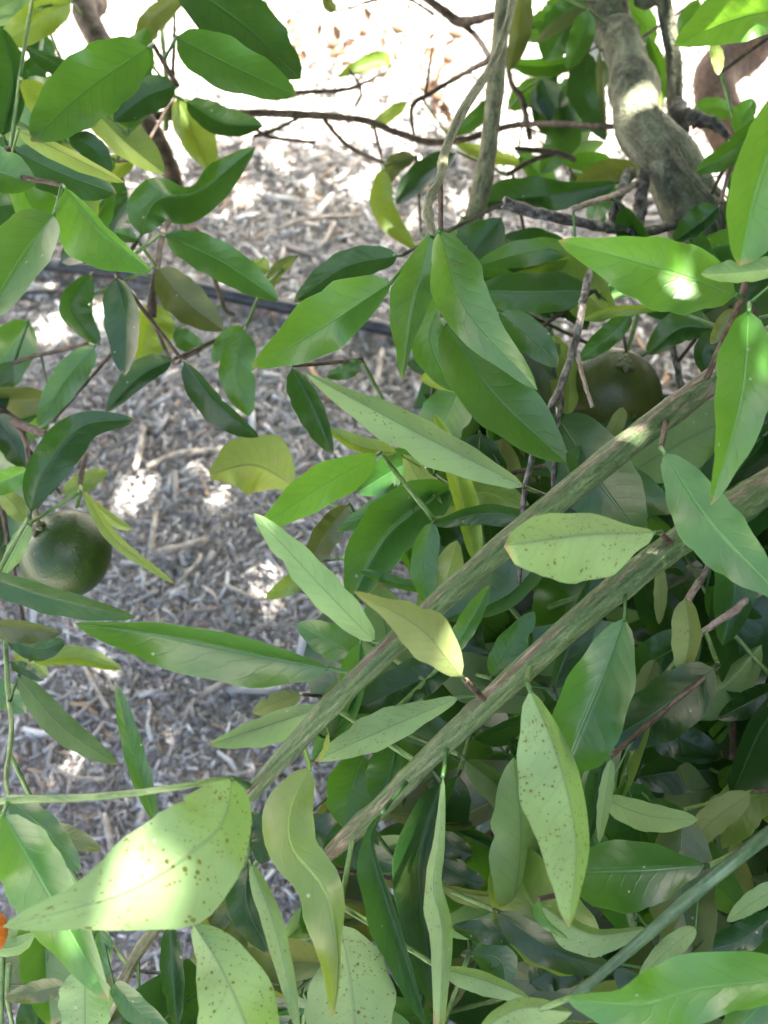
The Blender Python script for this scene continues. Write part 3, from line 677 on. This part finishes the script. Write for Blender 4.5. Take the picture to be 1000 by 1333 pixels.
# --- lower left
lf('303,1013 290,1070 245,1112 150,1166 3,1207', [0, 30, 44, 68, 84, 58, 26, 0], [0, 54, 58, 62, 68, 54, 26, 0], (.355, .325), 'U', 's', fold=.08, roll=8, pet=(326, 1012, .383))
lf('4,1060 58,1150 142,1304', [0, 32, 36, 34, 20, 0], [0, 44, 50, 48, 30, 0], (.39, .365), 'T', 'l', roll=10, fold=.15)
lf('12,1042 60,1080 106,1136', 20, 22, .44, 'T', 'g')
lf('60,1074 95,1092 132,1106', 15, 13, .47, 'T', 'o')
lf('252,1203 290,1265 326,1348 340,1410', [0, 34, 48, 46, 30, 0], [0, 22, 46, 62, 44, 0], (.385, .37), 'U', 's', roll=10)
lf('112,1262 110,1310 112,1372', 36, 34, .42, 'U', 'm')
lf('222,1204 226,1270 231,1340', 14, 17, .44, 'T', 'k', fold=.5)
lf('128,1196 132,1250 120,1302', 14, 16, .45, 'T', 'g')
lf('148,1278 178,1315 228,1350', 18, 18, .44, 'T', 'g')
lf('322,1128 322,1180 352,1242', 14, 26, .43, 'T', 'k')
lf('300,1170 290,1195 275,1215', 12, 12, .46, 'T', 'o')
lf('85,1282 50,1290 5,1300', 16, 14, .45, 'T', 'o')
lf('60,1220 30,1250 0,1290', 26, 24, .50, 'T', 'o')
lf('-20,1235 20,1232 45,1215', 12, 12, .45, 'U', 'l')
# --- lower centre
lf('403,998 379,1054 382,1105 426,1165 440,1250 434,1326', [0, 24, 32, 32, 30, 20, 6, 3, 0], [0, 26, 37, 32, 30, 38, 30, 16, 0], (.385, .355), 'T', 'y', roll=-8, fold=.2, wave=.08, pet=(415, 985, .39))
lf('442,1203 455,1270 463,1350 466,1400', [0, 40, 54, 50, 30, 0], [0, 26, 58, 60, 40, 0], (.40, .39), 'U', 's', roll=-10)
lf('327,1124 360,1215 390,1348', 13, 15, (.40, .385), 'U', 'm', fold=.6)
lf('497,1058 483,1095 500,1156 527,1238 557,1338', [0, 3, 4, 5, 3, 0], [0, 8, 26, 34, 26, 0], .40, 'T', 'k', fold=.4)
lf('574,1018 546,1120 556,1230 567,1312', 24, 34, .425, 'T', 'k', roll=15)
lf('577,1008 572,1090 564,1155 576,1215 572,1345', [0, 6, 9, 12, 14, 12, 6], [0, 5, 9, 11, 20, 14, 8], .405, 'U', 'm', fold=.9)
lf('578,1262 630,1276 692,1301', 11, 20, (.41, .42), 'U', 'm', pet=(530, 1218, .415))
lf('472,983 456,1030 447,1077', 36, 32, .47, 'T', 'g', roll=10)
lf('518,968 506,1010 490,1052', 13, 30, .455, 'T', 'g')
lf('575,1154 630,1166 692,1161', 6, 17, .48, 'U', 'o')
lf('572,1084 596,1104 616,1113', 14, 18, .50, 'T', 'k')
lf('572,1122 600,1140 631,1151', 18, 18, .50, 'T', 'k')
lf('662,984 630,1020 604,1087', 24, 20, .54, 'T', 'k')
lf('692,1212 640,1212 588,1206', 18, 16, .46, 'T', 'k')
lf('625,1340 680,1312 745,1318', 14, 34, .38, 'U', 'm')
lf('615,1240 650,1250 660,1285', 22, 20, .5, 'T', 'g')
lf('640,1100 670,1115 705,1118', 14, 18, .50, 'T', 'k')
lf('640,1050 665,1055 690,1070', 12, 14, .52, 'T', 'o')
lf('390,1110 410,1150 402,1200', 22, 22, .46, 'T', 'k')
lf('330,1060 345,1090 340,1125', 22, 22, .45, 'T', 'k')
lf('462,1090 470,1110 520,1130', 22, 22, .49, 'T', 'k')
# --- lower right
lf('916,1127 830,1132 730,1136', [0, 24, 44, 54, 54, 40, 0], [0, 16, 30, 38, 38, 30, 0], (.42, .41), 'T', 'g', roll=-15, fold=.15)
lf('843,1208 770,1216 703,1178', [0, 18, 30, 26, 0], [0, 6, 9, 10, 0], .42, 'U', 'm', roll=-10)
lf('702,1172 708,1195 740,1222', 3, 10, .41, 'T', 'l')
lf('648,1188 720,1236 802,1263', 20, 26, .45, 'T', 'k')
lf('1065,1272 920,1285 830,1306 736,1299', [0, 36, 46, 50, 32, 0], [0, 40, 46, 40, 14, 0], (.36, .345), 'T', 'l', roll=-12, fold=.1)
lf('1050,1262 990,1310 940,1362', 36, 34, .375, 'T', 'l')
lf('906,1207 870,1236 831,1274', 16, 15, .40, 'U', 'm', pet=(922, 1168, .39))
lf('1035,1148 988,1170 946,1200', 14, 16, .42, 'U', 'm')
lf('785,1040 845,1062 909,1067', 17, 21, .45, 'U', 'g')
lf('796,988 788,1040 780,1097', 9, 10, .43, 'U', 'g')
lf('786,983 776,1040 766,1097', 9, 17, .44, 'T', 'k')
lf('977,1033 930,1066 884,1116', 20, 21, .47, 'U', 'o')
lf('800,1262 840,1290 880,1282', 16, 18, .45, 'T', 'k')
lf('1010,1190 960,1225 900,1240', 20, 22, .46, 'T', 'k')
lf('690,1280 720,1265 760,1275', 24, 26, .47, 'T', 'k')
lf('1010,980 970,1010 960,1050', 20, 20, .52, 'T', 'k')
# ------------------------------------------------------------------ dense foliage deeper in the tree
def filler(n, x0, x1, y0, y1, d0, d1, mats='kgkkgko', lmin=.06, lmax=.088, seed=1, skip=()):
    r = random.Random(seed)
    k = 0; tries = 0
    while k < n and tries < n*20:
        tries += 1
        d = r.uniform(d0, d1); x = r.uniform(x0, x1); y = r.uniform(y0, y1)
        if any(sx0 < x < sx1 and sy0 < y < sy1 for sx0, sx1, sy0, sy1 in skip): continue
        L = r.uniform(lmin, lmax)*FPX/d*r.uniform(0.75, 1.0)
        an = r.uniform(0, 2*math.pi); ca, sa = math.cos(an), math.sin(an)
        bend = r.uniform(-.16, .16)*L
        pts = [(x-ca*L/2, y-sa*L/2), (x-sa*bend, y+ca*bend), (x+ca*L/2, y+sa*L/2)]
        wa = L*r.uniform(.16, .28); wb = wa*r.uniform(.5, 1.3)
        if r.random() < .25: wa *= .35
        leaf(pts, wa, wb, (d+r.uniform(-.02, .02), d+r.uniform(-.02, .03)), r.choice('TTTU'), r.choice(mats),
             roll=r.uniform(-45, 45), fold=r.uniform(.1, .5), arch=r.uniform(-.08, .12), wave=r.uniform(.03, .12))
        k += 1
N_TRACED = len(LEAVES)
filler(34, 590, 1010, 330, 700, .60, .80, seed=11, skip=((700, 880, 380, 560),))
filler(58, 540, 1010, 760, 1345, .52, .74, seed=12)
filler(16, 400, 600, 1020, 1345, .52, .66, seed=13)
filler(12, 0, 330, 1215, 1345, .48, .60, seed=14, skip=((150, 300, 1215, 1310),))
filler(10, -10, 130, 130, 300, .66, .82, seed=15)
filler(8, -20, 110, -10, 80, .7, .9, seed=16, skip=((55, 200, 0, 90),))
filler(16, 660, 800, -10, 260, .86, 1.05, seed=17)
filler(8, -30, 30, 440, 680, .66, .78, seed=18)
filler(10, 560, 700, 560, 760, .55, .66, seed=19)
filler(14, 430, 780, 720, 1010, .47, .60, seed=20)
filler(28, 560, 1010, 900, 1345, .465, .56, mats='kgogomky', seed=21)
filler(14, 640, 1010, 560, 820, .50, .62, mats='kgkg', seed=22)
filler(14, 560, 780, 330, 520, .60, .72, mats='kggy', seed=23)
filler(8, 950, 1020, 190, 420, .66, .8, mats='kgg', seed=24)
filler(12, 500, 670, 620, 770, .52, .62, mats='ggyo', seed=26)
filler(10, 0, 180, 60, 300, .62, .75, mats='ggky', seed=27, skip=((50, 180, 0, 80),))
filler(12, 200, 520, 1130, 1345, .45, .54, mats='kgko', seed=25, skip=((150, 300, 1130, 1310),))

def build_leaf(L, NL=21):
    d0, d1 = L['d'] if isinstance(L['d'], tuple) else (L['d'], L['d'])
    side, pk = L['side'], L['peak']
    px = catmull(L['pts'], NL)
    seg = sum(float(np.hypot(*(px[i+1]-px[i]))) for i in range(NL-1))
    Lm = seg*(d0+d1)/2/FPX
    rr = random.Random(int(px[0][0]*7+px[0][1]*13)); p1, p2 = rr.uniform(0, 6.28), rr.uniform(0, 6.28)
    fr = rr.uniform(1.3, 2.6); ar = L['arch'] + rr.uniform(-.07, .11); tw_ = rr.uniform(-24, 24); fo = L['fold']*rr.uniform(.8, 1.7); notch = (rr.uniform(.25, .8), rr.choice((-1, 1)), rr.uniform(.12, .32)) if rr.random() < .2 else None
    s = -1.0 if side == 'T' else 1.0
    al = 0.54; be = al*(1-pk)/pk; mx = pk**al*(1-pk)**be
    US = (-1, -.72, -.4, -.14, 0, .14, .4, .72, 1)
    b = MB()
    def prof(t, wd):
        if isinstance(wd, (list, tuple)):
            nn = len(wd)-1; k = t*nn; i = min(int(k), nn-1); f = k-i
            if i == 0 and wd[0] == 0: return wd[1]*f**.52
            if i == nn-1 and wd[-1] == 0: return wd[i]*(1-f)**L.get('te', .66)
            p0, p1_, p2_, p3 = wd[max(i-1, 0)], wd[i], wd[i+1], wd[min(i+2, nn)]
            return max(0.0, .5*(2*p1_+(p2_-p0)*f+(2*p0-5*p1_+4*p2_-p3)*f*f+(3*p1_-p0-3*p2_+p3)*f**3))
        return wd*(t**al*(1-t)**be)/mx
    amax = max(L['a']) if isinstance(L['a'], (list, tuple)) else L['a']
    bmax = max(L['b']) if isinstance(L['b'], (list, tuple)) else L['b']
    for i in range(NL):
        t = i/(NL-1)
        tan = px[min(i+1, NL-1)]-px[max(i-1, 0)]; tan = tan/max(np.hypot(*tan), 1e-6)
        nx, ny = tan[1], -tan[0]
        dm = d0+(d1-d0)*t + ar*4*t*(1-t)*Lm
        wa, wb = prof(t, L['a']), prof(t, L['b'])
        wmx = max(wa, wb, 1e-3)
        for u in US:
            wd = wa if u > 0 else wb
            wob = 1.0+(0.04*math.sin(fr*2*math.pi*t*2+p1+(2.0 if u > 0 else 0))+.05*noise.noise(Vector((t*14, p1*3+(5 if u > 0 else 0), p2))))*abs(u)
            if notch and (u > 0) == (notch[1] > 0): wob -= notch[2]*math.exp(-((t-notch[0])/.035)**2)*abs(u)**2
            off = u*wd*wob
            m2p = dm/FPX
            dl = s*fo*wmx*m2p*(0.55*abs(u)+0.45*u*u)
            if wd < 0.8*wmx: dl += s*0.85*math.sqrt(wmx*wmx-wd*wd)*m2p*abs(u)
            dl += math.tan(math.radians(max(-62, min(62, L['roll']+tw_*(t-.5)*2))))*off*m2p
            dl += (L['wave']+.03)*wmx*m2p*u*u*math.sin(2*math.pi*fr*t+p2+(1.3 if u > 0 else 0))*2
            b.v.append(P(px[i][0]+nx*off, px[i][1]+ny*off, dm+dl))
    nu = len(US)
    for i in range(NL-1):
        for k in range(nu-1):
            q = [i*nu+k, i*nu+k+1, (i+1)*nu+k+1, (i+1)*nu+k]
            uu = [((US[k]+1)/2, i/(NL-1)), ((US[k+1]+1)/2, i/(NL-1)), ((US[k+1]+1)/2, (i+1)/(NL-1)), ((US[k]+1)/2, (i+1)/(NL-1))]
            if side == 'T': q.reverse(); uu.reverse()
            b.quad(tuple(q), uu)
    # make sure the winding faces the camera when the upper side is seen
    mi = NL//2
    A, B_, C_ = b.v[mi*nu+4], b.v[mi*nu+5], b.v[(mi+1)*nu+4]
    return b, P(px[0][0], px[0][1], d0), P(*(px[0]-(px[1]-px[0])*0.8), d0+0.002), Lm
# check the winding once: right-pointing leaf, quad (row i: u from -1 to 1; then next row)
for i, L in enumerate(LEAVES): L['base'] = P(L['pts'][0][0], L['pts'][0][1], L['d'][0] if isinstance(L['d'], tuple) else L['d'])
order = sorted(range(len(LEAVES)), key=lambda i: min((LEAVES[i]['base']-q[0]).length for q in NODES))
NB = np.array([tuple(q[0]) for q in NODES])
NO = [q[1] for q in NODES]; NR = [q[2] for q in NODES]
twig_n = 0
def px_area(L):
    mx = lambda w_: max(w_) if isinstance(w_, (list, tuple)) else w_
    p, q = L['pts'][0], L['pts'][-1]
    return math.hypot(p[0]-q[0], p[1]-q[1])*(mx(L['a'])+mx(L['b']))
EXTRA = set(sorted(range(N_TRACED, len(LEAVES)), key=lambda i: px_area(LEAVES[i]))[:max(0, len(LEAVES)-298)])
REST = MB()
for i in order:
    L = LEAVES[i]
    b, base, back, Lm = build_leaf(L)
    dd = np.linalg.norm(NB-np.array(base), axis=1)
    if L['pet']:                                     # petiole end given in the photograph
        tgt = np.array(P(*L['pet'])); dd2 = np.linalg.norm(NB-tgt, axis=1)
        j = int(dd2.argmin()); end = P(*L['pet'])
        if dd2[j] < .03: end = Vector(NB[j])
    else:
        vv = NB-np.array(base); bk = np.array(back-base); bk /= np.linalg.norm(bk)
        cosb = (vv@bk)/np.maximum(dd, 1e-6); dep = vv@np.array(FW)
        j = int((dd*(1+.7*(1-cosb))+np.maximum(-dep, 0)*1.5).argmin()); end = Vector(NB[j])
    own = NO[j]; dist = (end-base).length
    away = (base-CAM).normalized()
    pl = min(0.010, max(dist, .004))
    r0 = min(0.00095, 0.0115*Lm)
    uvp = (0.5, 0.02)
    if dist < 0.032:
        mid = base.lerp(end, .5) + away*0.12*dist
        q = [Vector(v) for v in catmull([tuple(base+(base-back)*.25), tuple(base), tuple(mid), tuple(end)], 9)]
        b.tube(q, [r0*.7]+[r0]*6+[r0*1.3, r0*1.6], 6, uv=uvp)
    else:
        k1 = base.lerp(back, 1.0)+away*.003
        q = [Vector(v) for v in catmull([tuple(base+(base-back)*.25), tuple(base), tuple(k1)], 5)]
        b.tube(q, [r0*.7, r0, r0, r0*1.1, r0*1.3], 6, uv=uvp)
        mid = k1.lerp(end, .5) + away*0.22*dist
        t = MB(); qq = [Vector(v) for v in catmull([tuple(k1), tuple(k1.lerp(mid, .5)+away*.004), tuple(mid), tuple(end)], 12)]
        re = min(0.0022, 0.001+dist*.006)
        t.tube(qq, [0.0011+(re-.0011)*k/11 for k in range(12)], 6, wob=.2)
        t.build('leaf_stalk', B_GREEN if dist < .06 else B_BROWN, own, origin=k1); twig_n += 1
        NB = np.vstack([NB]+[np.array(v)[None] for v in qq[:8]]); NO += [own]*8; NR += [.001]*8
    if i in EXTRA:
        k0 = len(REST.v); REST.v += b.v; REST.f += [tuple(q+k0 for q in f) for f in b.f]; REST.uv += b.uv
        REST.mi += [list(LM).index(L['m'])]*len(b.f); continue
    o = b.build(L['name'], LM[L['m']], own, origin=base)
ro = REST.build('small_leaves', list(LM.values()), tree, origin=TRUNK); ro['kind'] = 'stuff'
print('leaves', len(LEAVES), 'traced', N_TRACED, 'stalks', twig_n)

# ------------------------------------------------------------------ fruit
def fruit_mat(name, stops, lo, tan):
    g = N(name); oc = g.n('TexCoord').outputs['Object']
    sep = g.n('SeparateXYZ'); g.set(sep.inputs[0], oc)
    n1 = g.noise(oc, 45.0, 4.0)
    c = g.ramp(n1, stops)
    f = g.step(g.math('ADD', g.math('ADD', g.math('MULTIPLY', sep.outputs[1], 27.0), g.math('MULTIPLY', sep.outputs[2], 10.0)), g.math('MULTIPLY', n1, .4)), lo, lo+.3)
    c = g.mix(g.math('MULTIPLY', f, .85), c, tan)  # warm rim light on the far upper side painted into the skin colour
    c = g.mix(g.math('MULTIPLY', g.step(g.noise(oc, 160.0, 3.0), .62, .7), .5), c, (0.11, 0.10, 0.045))
    vo = g.n('TexVoronoi'); g.set(vo.inputs['Vector'], oc); vo.inputs['Scale'].default_value = 650.0
    bs = g.n('BsdfPrincipled'); g.set(bs.inputs['Base Color'], c); bs.inputs['Roughness'].default_value = 0.33
    bs.inputs['Specular IOR Level'].default_value = .45
    g.set(bs.inputs['Normal'], g.bump(vo.outputs['Distance'], .2, .001)); g.t.links.new(bs.outputs[0], g.out.inputs[0]); return g.m
F_GREEN = fruit_mat('fruit_green', [(0.3, (0.020, 0.046, 0.010)), (0.55, (0.036, 0.070, 0.013)), (0.8, (0.065, 0.09, 0.016))], 1.0, (0.36, 0.25, 0.09))
F_OLIVE = fruit_mat('fruit_olive', [(0.3, (0.05, 0.068, 0.02)), (0.55, (0.095, 0.105, 0.026)), (0.8, (0.16, 0.135, 0.035))], .85, (0.40, 0.27, 0.10))
g = N('fruit_orange'); oc = g.n('TexCoord').outputs['Object']
c = g.ramp(g.noise(oc, 40.0, 3.0), [(0.3, (0.62, 0.14, 0.015)), (0.7, (0.75, 0.24, 0.03))])
vo = g.n('TexVoronoi'); g.set(vo.inputs['Vector'], oc); vo.inputs['Scale'].default_value = 650.0
bs = g.n('BsdfPrincipled'); g.set(bs.inputs['Base Color'], c); bs.inputs['Roughness'].default_value = 0.42
g.set(bs.inputs['Normal'], g.bump(vo.outputs['Distance'], .35, .0012)); g.t.links.new(bs.outputs[0], g.out.inputs[0]); F_ORANGE = g.m
def fruit(x, y, d, rpx, stem, mat, label, axis):
    """round citrus fruit hanging by its stalk; stem: (x, y, depth) where the stalk ends on a twig"""
    c = P(x, y, d); R = rpx*d/FPX
    o = bpy.data.objects.new('citrus_fruit', None); COL.objects.link(o); o.location = c
    tag(o, label, 'fruit', 'fruit in the tree')
    ax = Vector(axis).normalized(); e1 = ax.orthogonal().normalized(); e2 = ax.cross(e1)
    b = MB(); NV, NU = 22, 36
    for i in range(NV+1):
        th = math.pi*i/NV
        rad = R*(1-.035*math.cos(2*th))
        z = math.cos(th)*rad*.96; rr_ = math.sin(th)*rad
        z -= R*.06*math.exp(-(th/.28)**2); z += R*.03*math.exp(-((math.pi-th)/.3)**2)
        for k in range(NU):
            ph = 2*math.pi*k/NU; q = 1+.012*math.sin(3*ph+1)
            b.v.append(c + ax*z + (e1*math.cos(ph)+e2*math.sin(ph))*rr_*q)
    for i in range(NV):
        for k in range(NU):
            k2 = (k+1) % NU
            b.quad((i*NU+k, (i+1)*NU+k, (i+1)*NU+k2, i*NU+k2), [(0, 0)]*4)
    b.build('fruit_body', mat, o, origin=c)
    top = c+ax*R*.90
    cb = MB()                                         # five-lobed calyx
    for k in range(5):
        an = 2*math.pi*k/5; dr = e1*math.cos(an)+e2*math.sin(an)
        cb.tube([top+ax*.0012, top+dr*R*.11+ax*.0012, top+dr*R*.2-ax*.0004], [R*.075, R*.07, R*.03], 6)
    cb.build('calyx', B_OLIVE, o, origin=top)
    sp = P(*stem); mid = top.lerp(sp, .5)+ax*.006
    sb = MB(); sb.tube([Vector(v) for v in catmull([tuple(top-ax*.001), tuple(mid), tuple(sp)], 10)], [.0021]*10, 7, wob=.2)
    sb.build('stalk', B_OLIVE, o, origin=top)
fruit(86, 722, .63, 59, (60, 640, .61), F_GREEN, 'dark green citrus fruit hanging above the mulch beside a thin yellow leaf', (-.45, .2, .75))
fruit(-6, 698, .70, 50, (34, 610, .62), F_GREEN, 'green citrus fruit with rim light painted on top, half hidden behind a small spotted leaf', (.1, .3, .9))
fruit(796, 516, .66, 64, (813, 470, .652), F_OLIVE, 'dark green citrus fruit behind dead grey twig and striped shoot', (.12, .05, .9))
fruit(-26, 1216, .42, 34, (-40, 1100, .42), F_ORANGE, 'ripe orange citrus fruit peeking out behind the tip of a broad spotted leaf', (0, .5, .8))

# ------------------------------------------------------------------ upper crown (shades the scene; above the view)
def leaf_mass(name, c, r, mat):
    n = len(c)
    L = r.uniform(.065, .10, n); W = L*r.uniform(.2, .27, n)
    yaw = r.uniform(0, 2*math.pi, n); pit = r.normal(-.35, .45, n); rol = r.normal(0, .5, n)
    dx = np.stack([np.cos(yaw)*np.cos(pit), np.sin(yaw)*np.cos(pit), np.sin(pit)], 1)
    sd = np.stack([-np.sin(yaw), np.cos(yaw), np.zeros(n)], 1)
    up = np.cross(dx, sd); sd2 = sd*np.cos(rol)[:, None]+up*np.sin(rol)[:, None]; up2 = np.cross(dx, sd2)
    V = np.zeros((n, 12, 3)); UVs = []
    rows = ((-.5, .05), (-.18, .9), (.18, .85), (.5, .03))
    for i, (s, w_) in enumerate(rows):
        dr = -abs(s)**2*.35
        for k, u in enumerate((-1, 0, 1)):
            V[:, i*3+k] = c + dx*(s*L)[:, None] + sd2*(u*w_*W)[:, None] + up2*((abs(u)*.25*w_)*W + dr*L)[:, None]
    F = []; U = []
    for i in range(3):
        for k in range(2):
            F.append((i*3+k, i*3+k+3, i*3+k+4, i*3+k+1)); U += [(k/2, i/3), (k/2, (i+1)/3), ((k+1)/2, (i+1)/3), ((k+1)/2, i/3)]
    F = (np.arange(n)[:, None, None]*12+np.array(F)[None]).reshape(-1, 4)
    me = bpy.data.meshes.new(name)
    me.vertices.add(n*12); me.vertices.foreach_set('co', (V.reshape(-1, 3)-np.array(TRUNK)).ravel())
    me.loops.add(F.size); me.loops.foreach_set('vertex_index', F.ravel().astype(np.int32))
    me.polygons.add(len(F)); me.polygons.foreach_set('loop_start', (np.arange(len(F))*4).astype(np.int32)); me.polygons.foreach_set('loop_total', np.full(len(F), 4, np.int32))
    ul = me.uv_layers.new(name='UVMap'); ul.data.foreach_set('uv', np.tile(np.array(U, float), (n, 1)).ravel())
    me.polygons.foreach_set('use_smooth', np.ones(len(F), bool)); me.update(calc_edges=True); me.materials.append(mat)
    o = bpy.data.objects.new(name, me); COL.objects.link(o); o.parent = tree; o['kind'] = 'stuff'
def crown():
    r = np.random.default_rng(21); n = 34000
    targets = [((165, 1125), .335, .026), ((148, 1155), .33, .018), ((575, 842), .36, .009), ((569, 815), .36, .008), ((838, 158), .76, .016), ((440, 640), .47, .016), ((410, 668), .47, .012),
               ((478, 600), .47, .012), ((925, 30), .6, .03), ((975, 10), .6, .03), ((877, 50), .83, .025), ((870, 10), .83, .02), ((915, 357), .40, .008), ((560, 525), .57, .014), ((548, 548), .57, .010),
               ((342, 700), .41, .006), ((570, 215), .51, .007), ((515, 150), .9, .012), ((783, 272), .8, .02), ((1000, 385), .36, .01), ((655, 655), .6, .01), ((500, 300), .8, .02), ((700, 680), .36, .006), ((490, 75), .92, .02)]
    gt = [(170, 390, .02), (100, 400, .03), (60, 420, .03), (180, 620, .025), (40, 300, .03), (265, 600, .012), (262, 965, .012), (130, 860, .02), (60, 1010, .012), (190, 640, .015), (110, 980, .015),
          (330, 250, .02), (440, 440, .02), (450, 235, .02), (340, 120, .05), (295, 640, .015), (215, 930, .006), (600, 130, .05)]
    T = [(P(x, y, d), rad*.5+.019) for (x, y), d, rad in targets] + [(PG(x, y, .02), rad*.6+.018) for x, y, rad in gt]
    c = np.stack([r.uniform(-1.5, 1.6, n), r.uniform(.1, 2.0, n), r.uniform(1.12, 1.95, n)], 1); c = c[c[:, 1] > .36]
    # rounded crown outline
    e = ((c[:, 0]-.05)/1.6)**2 + ((c[:, 1]-.98)/1.05)**2 + ((c[:, 2]-1.2)/.8)**2
    c = c[e < 1.0]
    S_ = np.array(SUN)
    keep = np.ones(len(c), bool)
    for p, rad in T:
        v = c-np.array(p); al = v@S_; dist = np.linalg.norm(v-al[:, None]*S_, axis=1)
        keep &= dist > rad
    c = c[keep]; n = len(c)
    leaf_mass('upper_crown', c, r, LM['g'])
    print('crown leaves', n)
crown()
def foliage_mass(name, n, lo, hi, test, seed, mat):
    r = np.random.default_rng(seed)
    c = np.stack([r.uniform(lo[k], hi[k], n) for k in range(3)], 1)
    v = c-np.array(CAM); d = v@np.array(FW)
    x = 500+FPX*(v@np.array(RT))/np.maximum(d, 1e-3); y = 666.5-FPX*(v@np.array(UP))/np.maximum(d, 1e-3)
    c = c[test(c, x, y, d)]
    leaf_mass(name, c, r, mat)
# inside of the tree, deep behind the leaves one can pick out
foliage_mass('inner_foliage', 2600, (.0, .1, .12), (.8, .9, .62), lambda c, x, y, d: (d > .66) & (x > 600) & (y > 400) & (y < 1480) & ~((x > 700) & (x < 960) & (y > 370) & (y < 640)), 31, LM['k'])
# unseen foliage added beside and below the view to block low skylight
foliage_mass('added_low_foliage', 9000, (-.1, -.45, .2), (1.0, .7, .88), lambda c, x, y, d: ((x > 1090) | (y > 1430)) & (np.linalg.norm(c-np.array(CAM), axis=1) > .28) & ((c[:, 0] > .4) | (c[:, 2] < .58)) & (c[:, 0]+.3*c[:, 1] > .0), 32, LM['g'])

foliage_mass('added_side_foliage', 12000, (.55, -.7, .7), (1.7, .6, 1.95), lambda c, x, y, d: ((x > 1100) | (d < .1)) & (((c[:, 0]-1.1)/.6)**2+((c[:, 1]+.02)/.75)**2+((c[:, 2]-1.3)/.75)**2 < 1), 33, LM['g'])  # unseen leaf mass added on the right so skylight comes from upper left
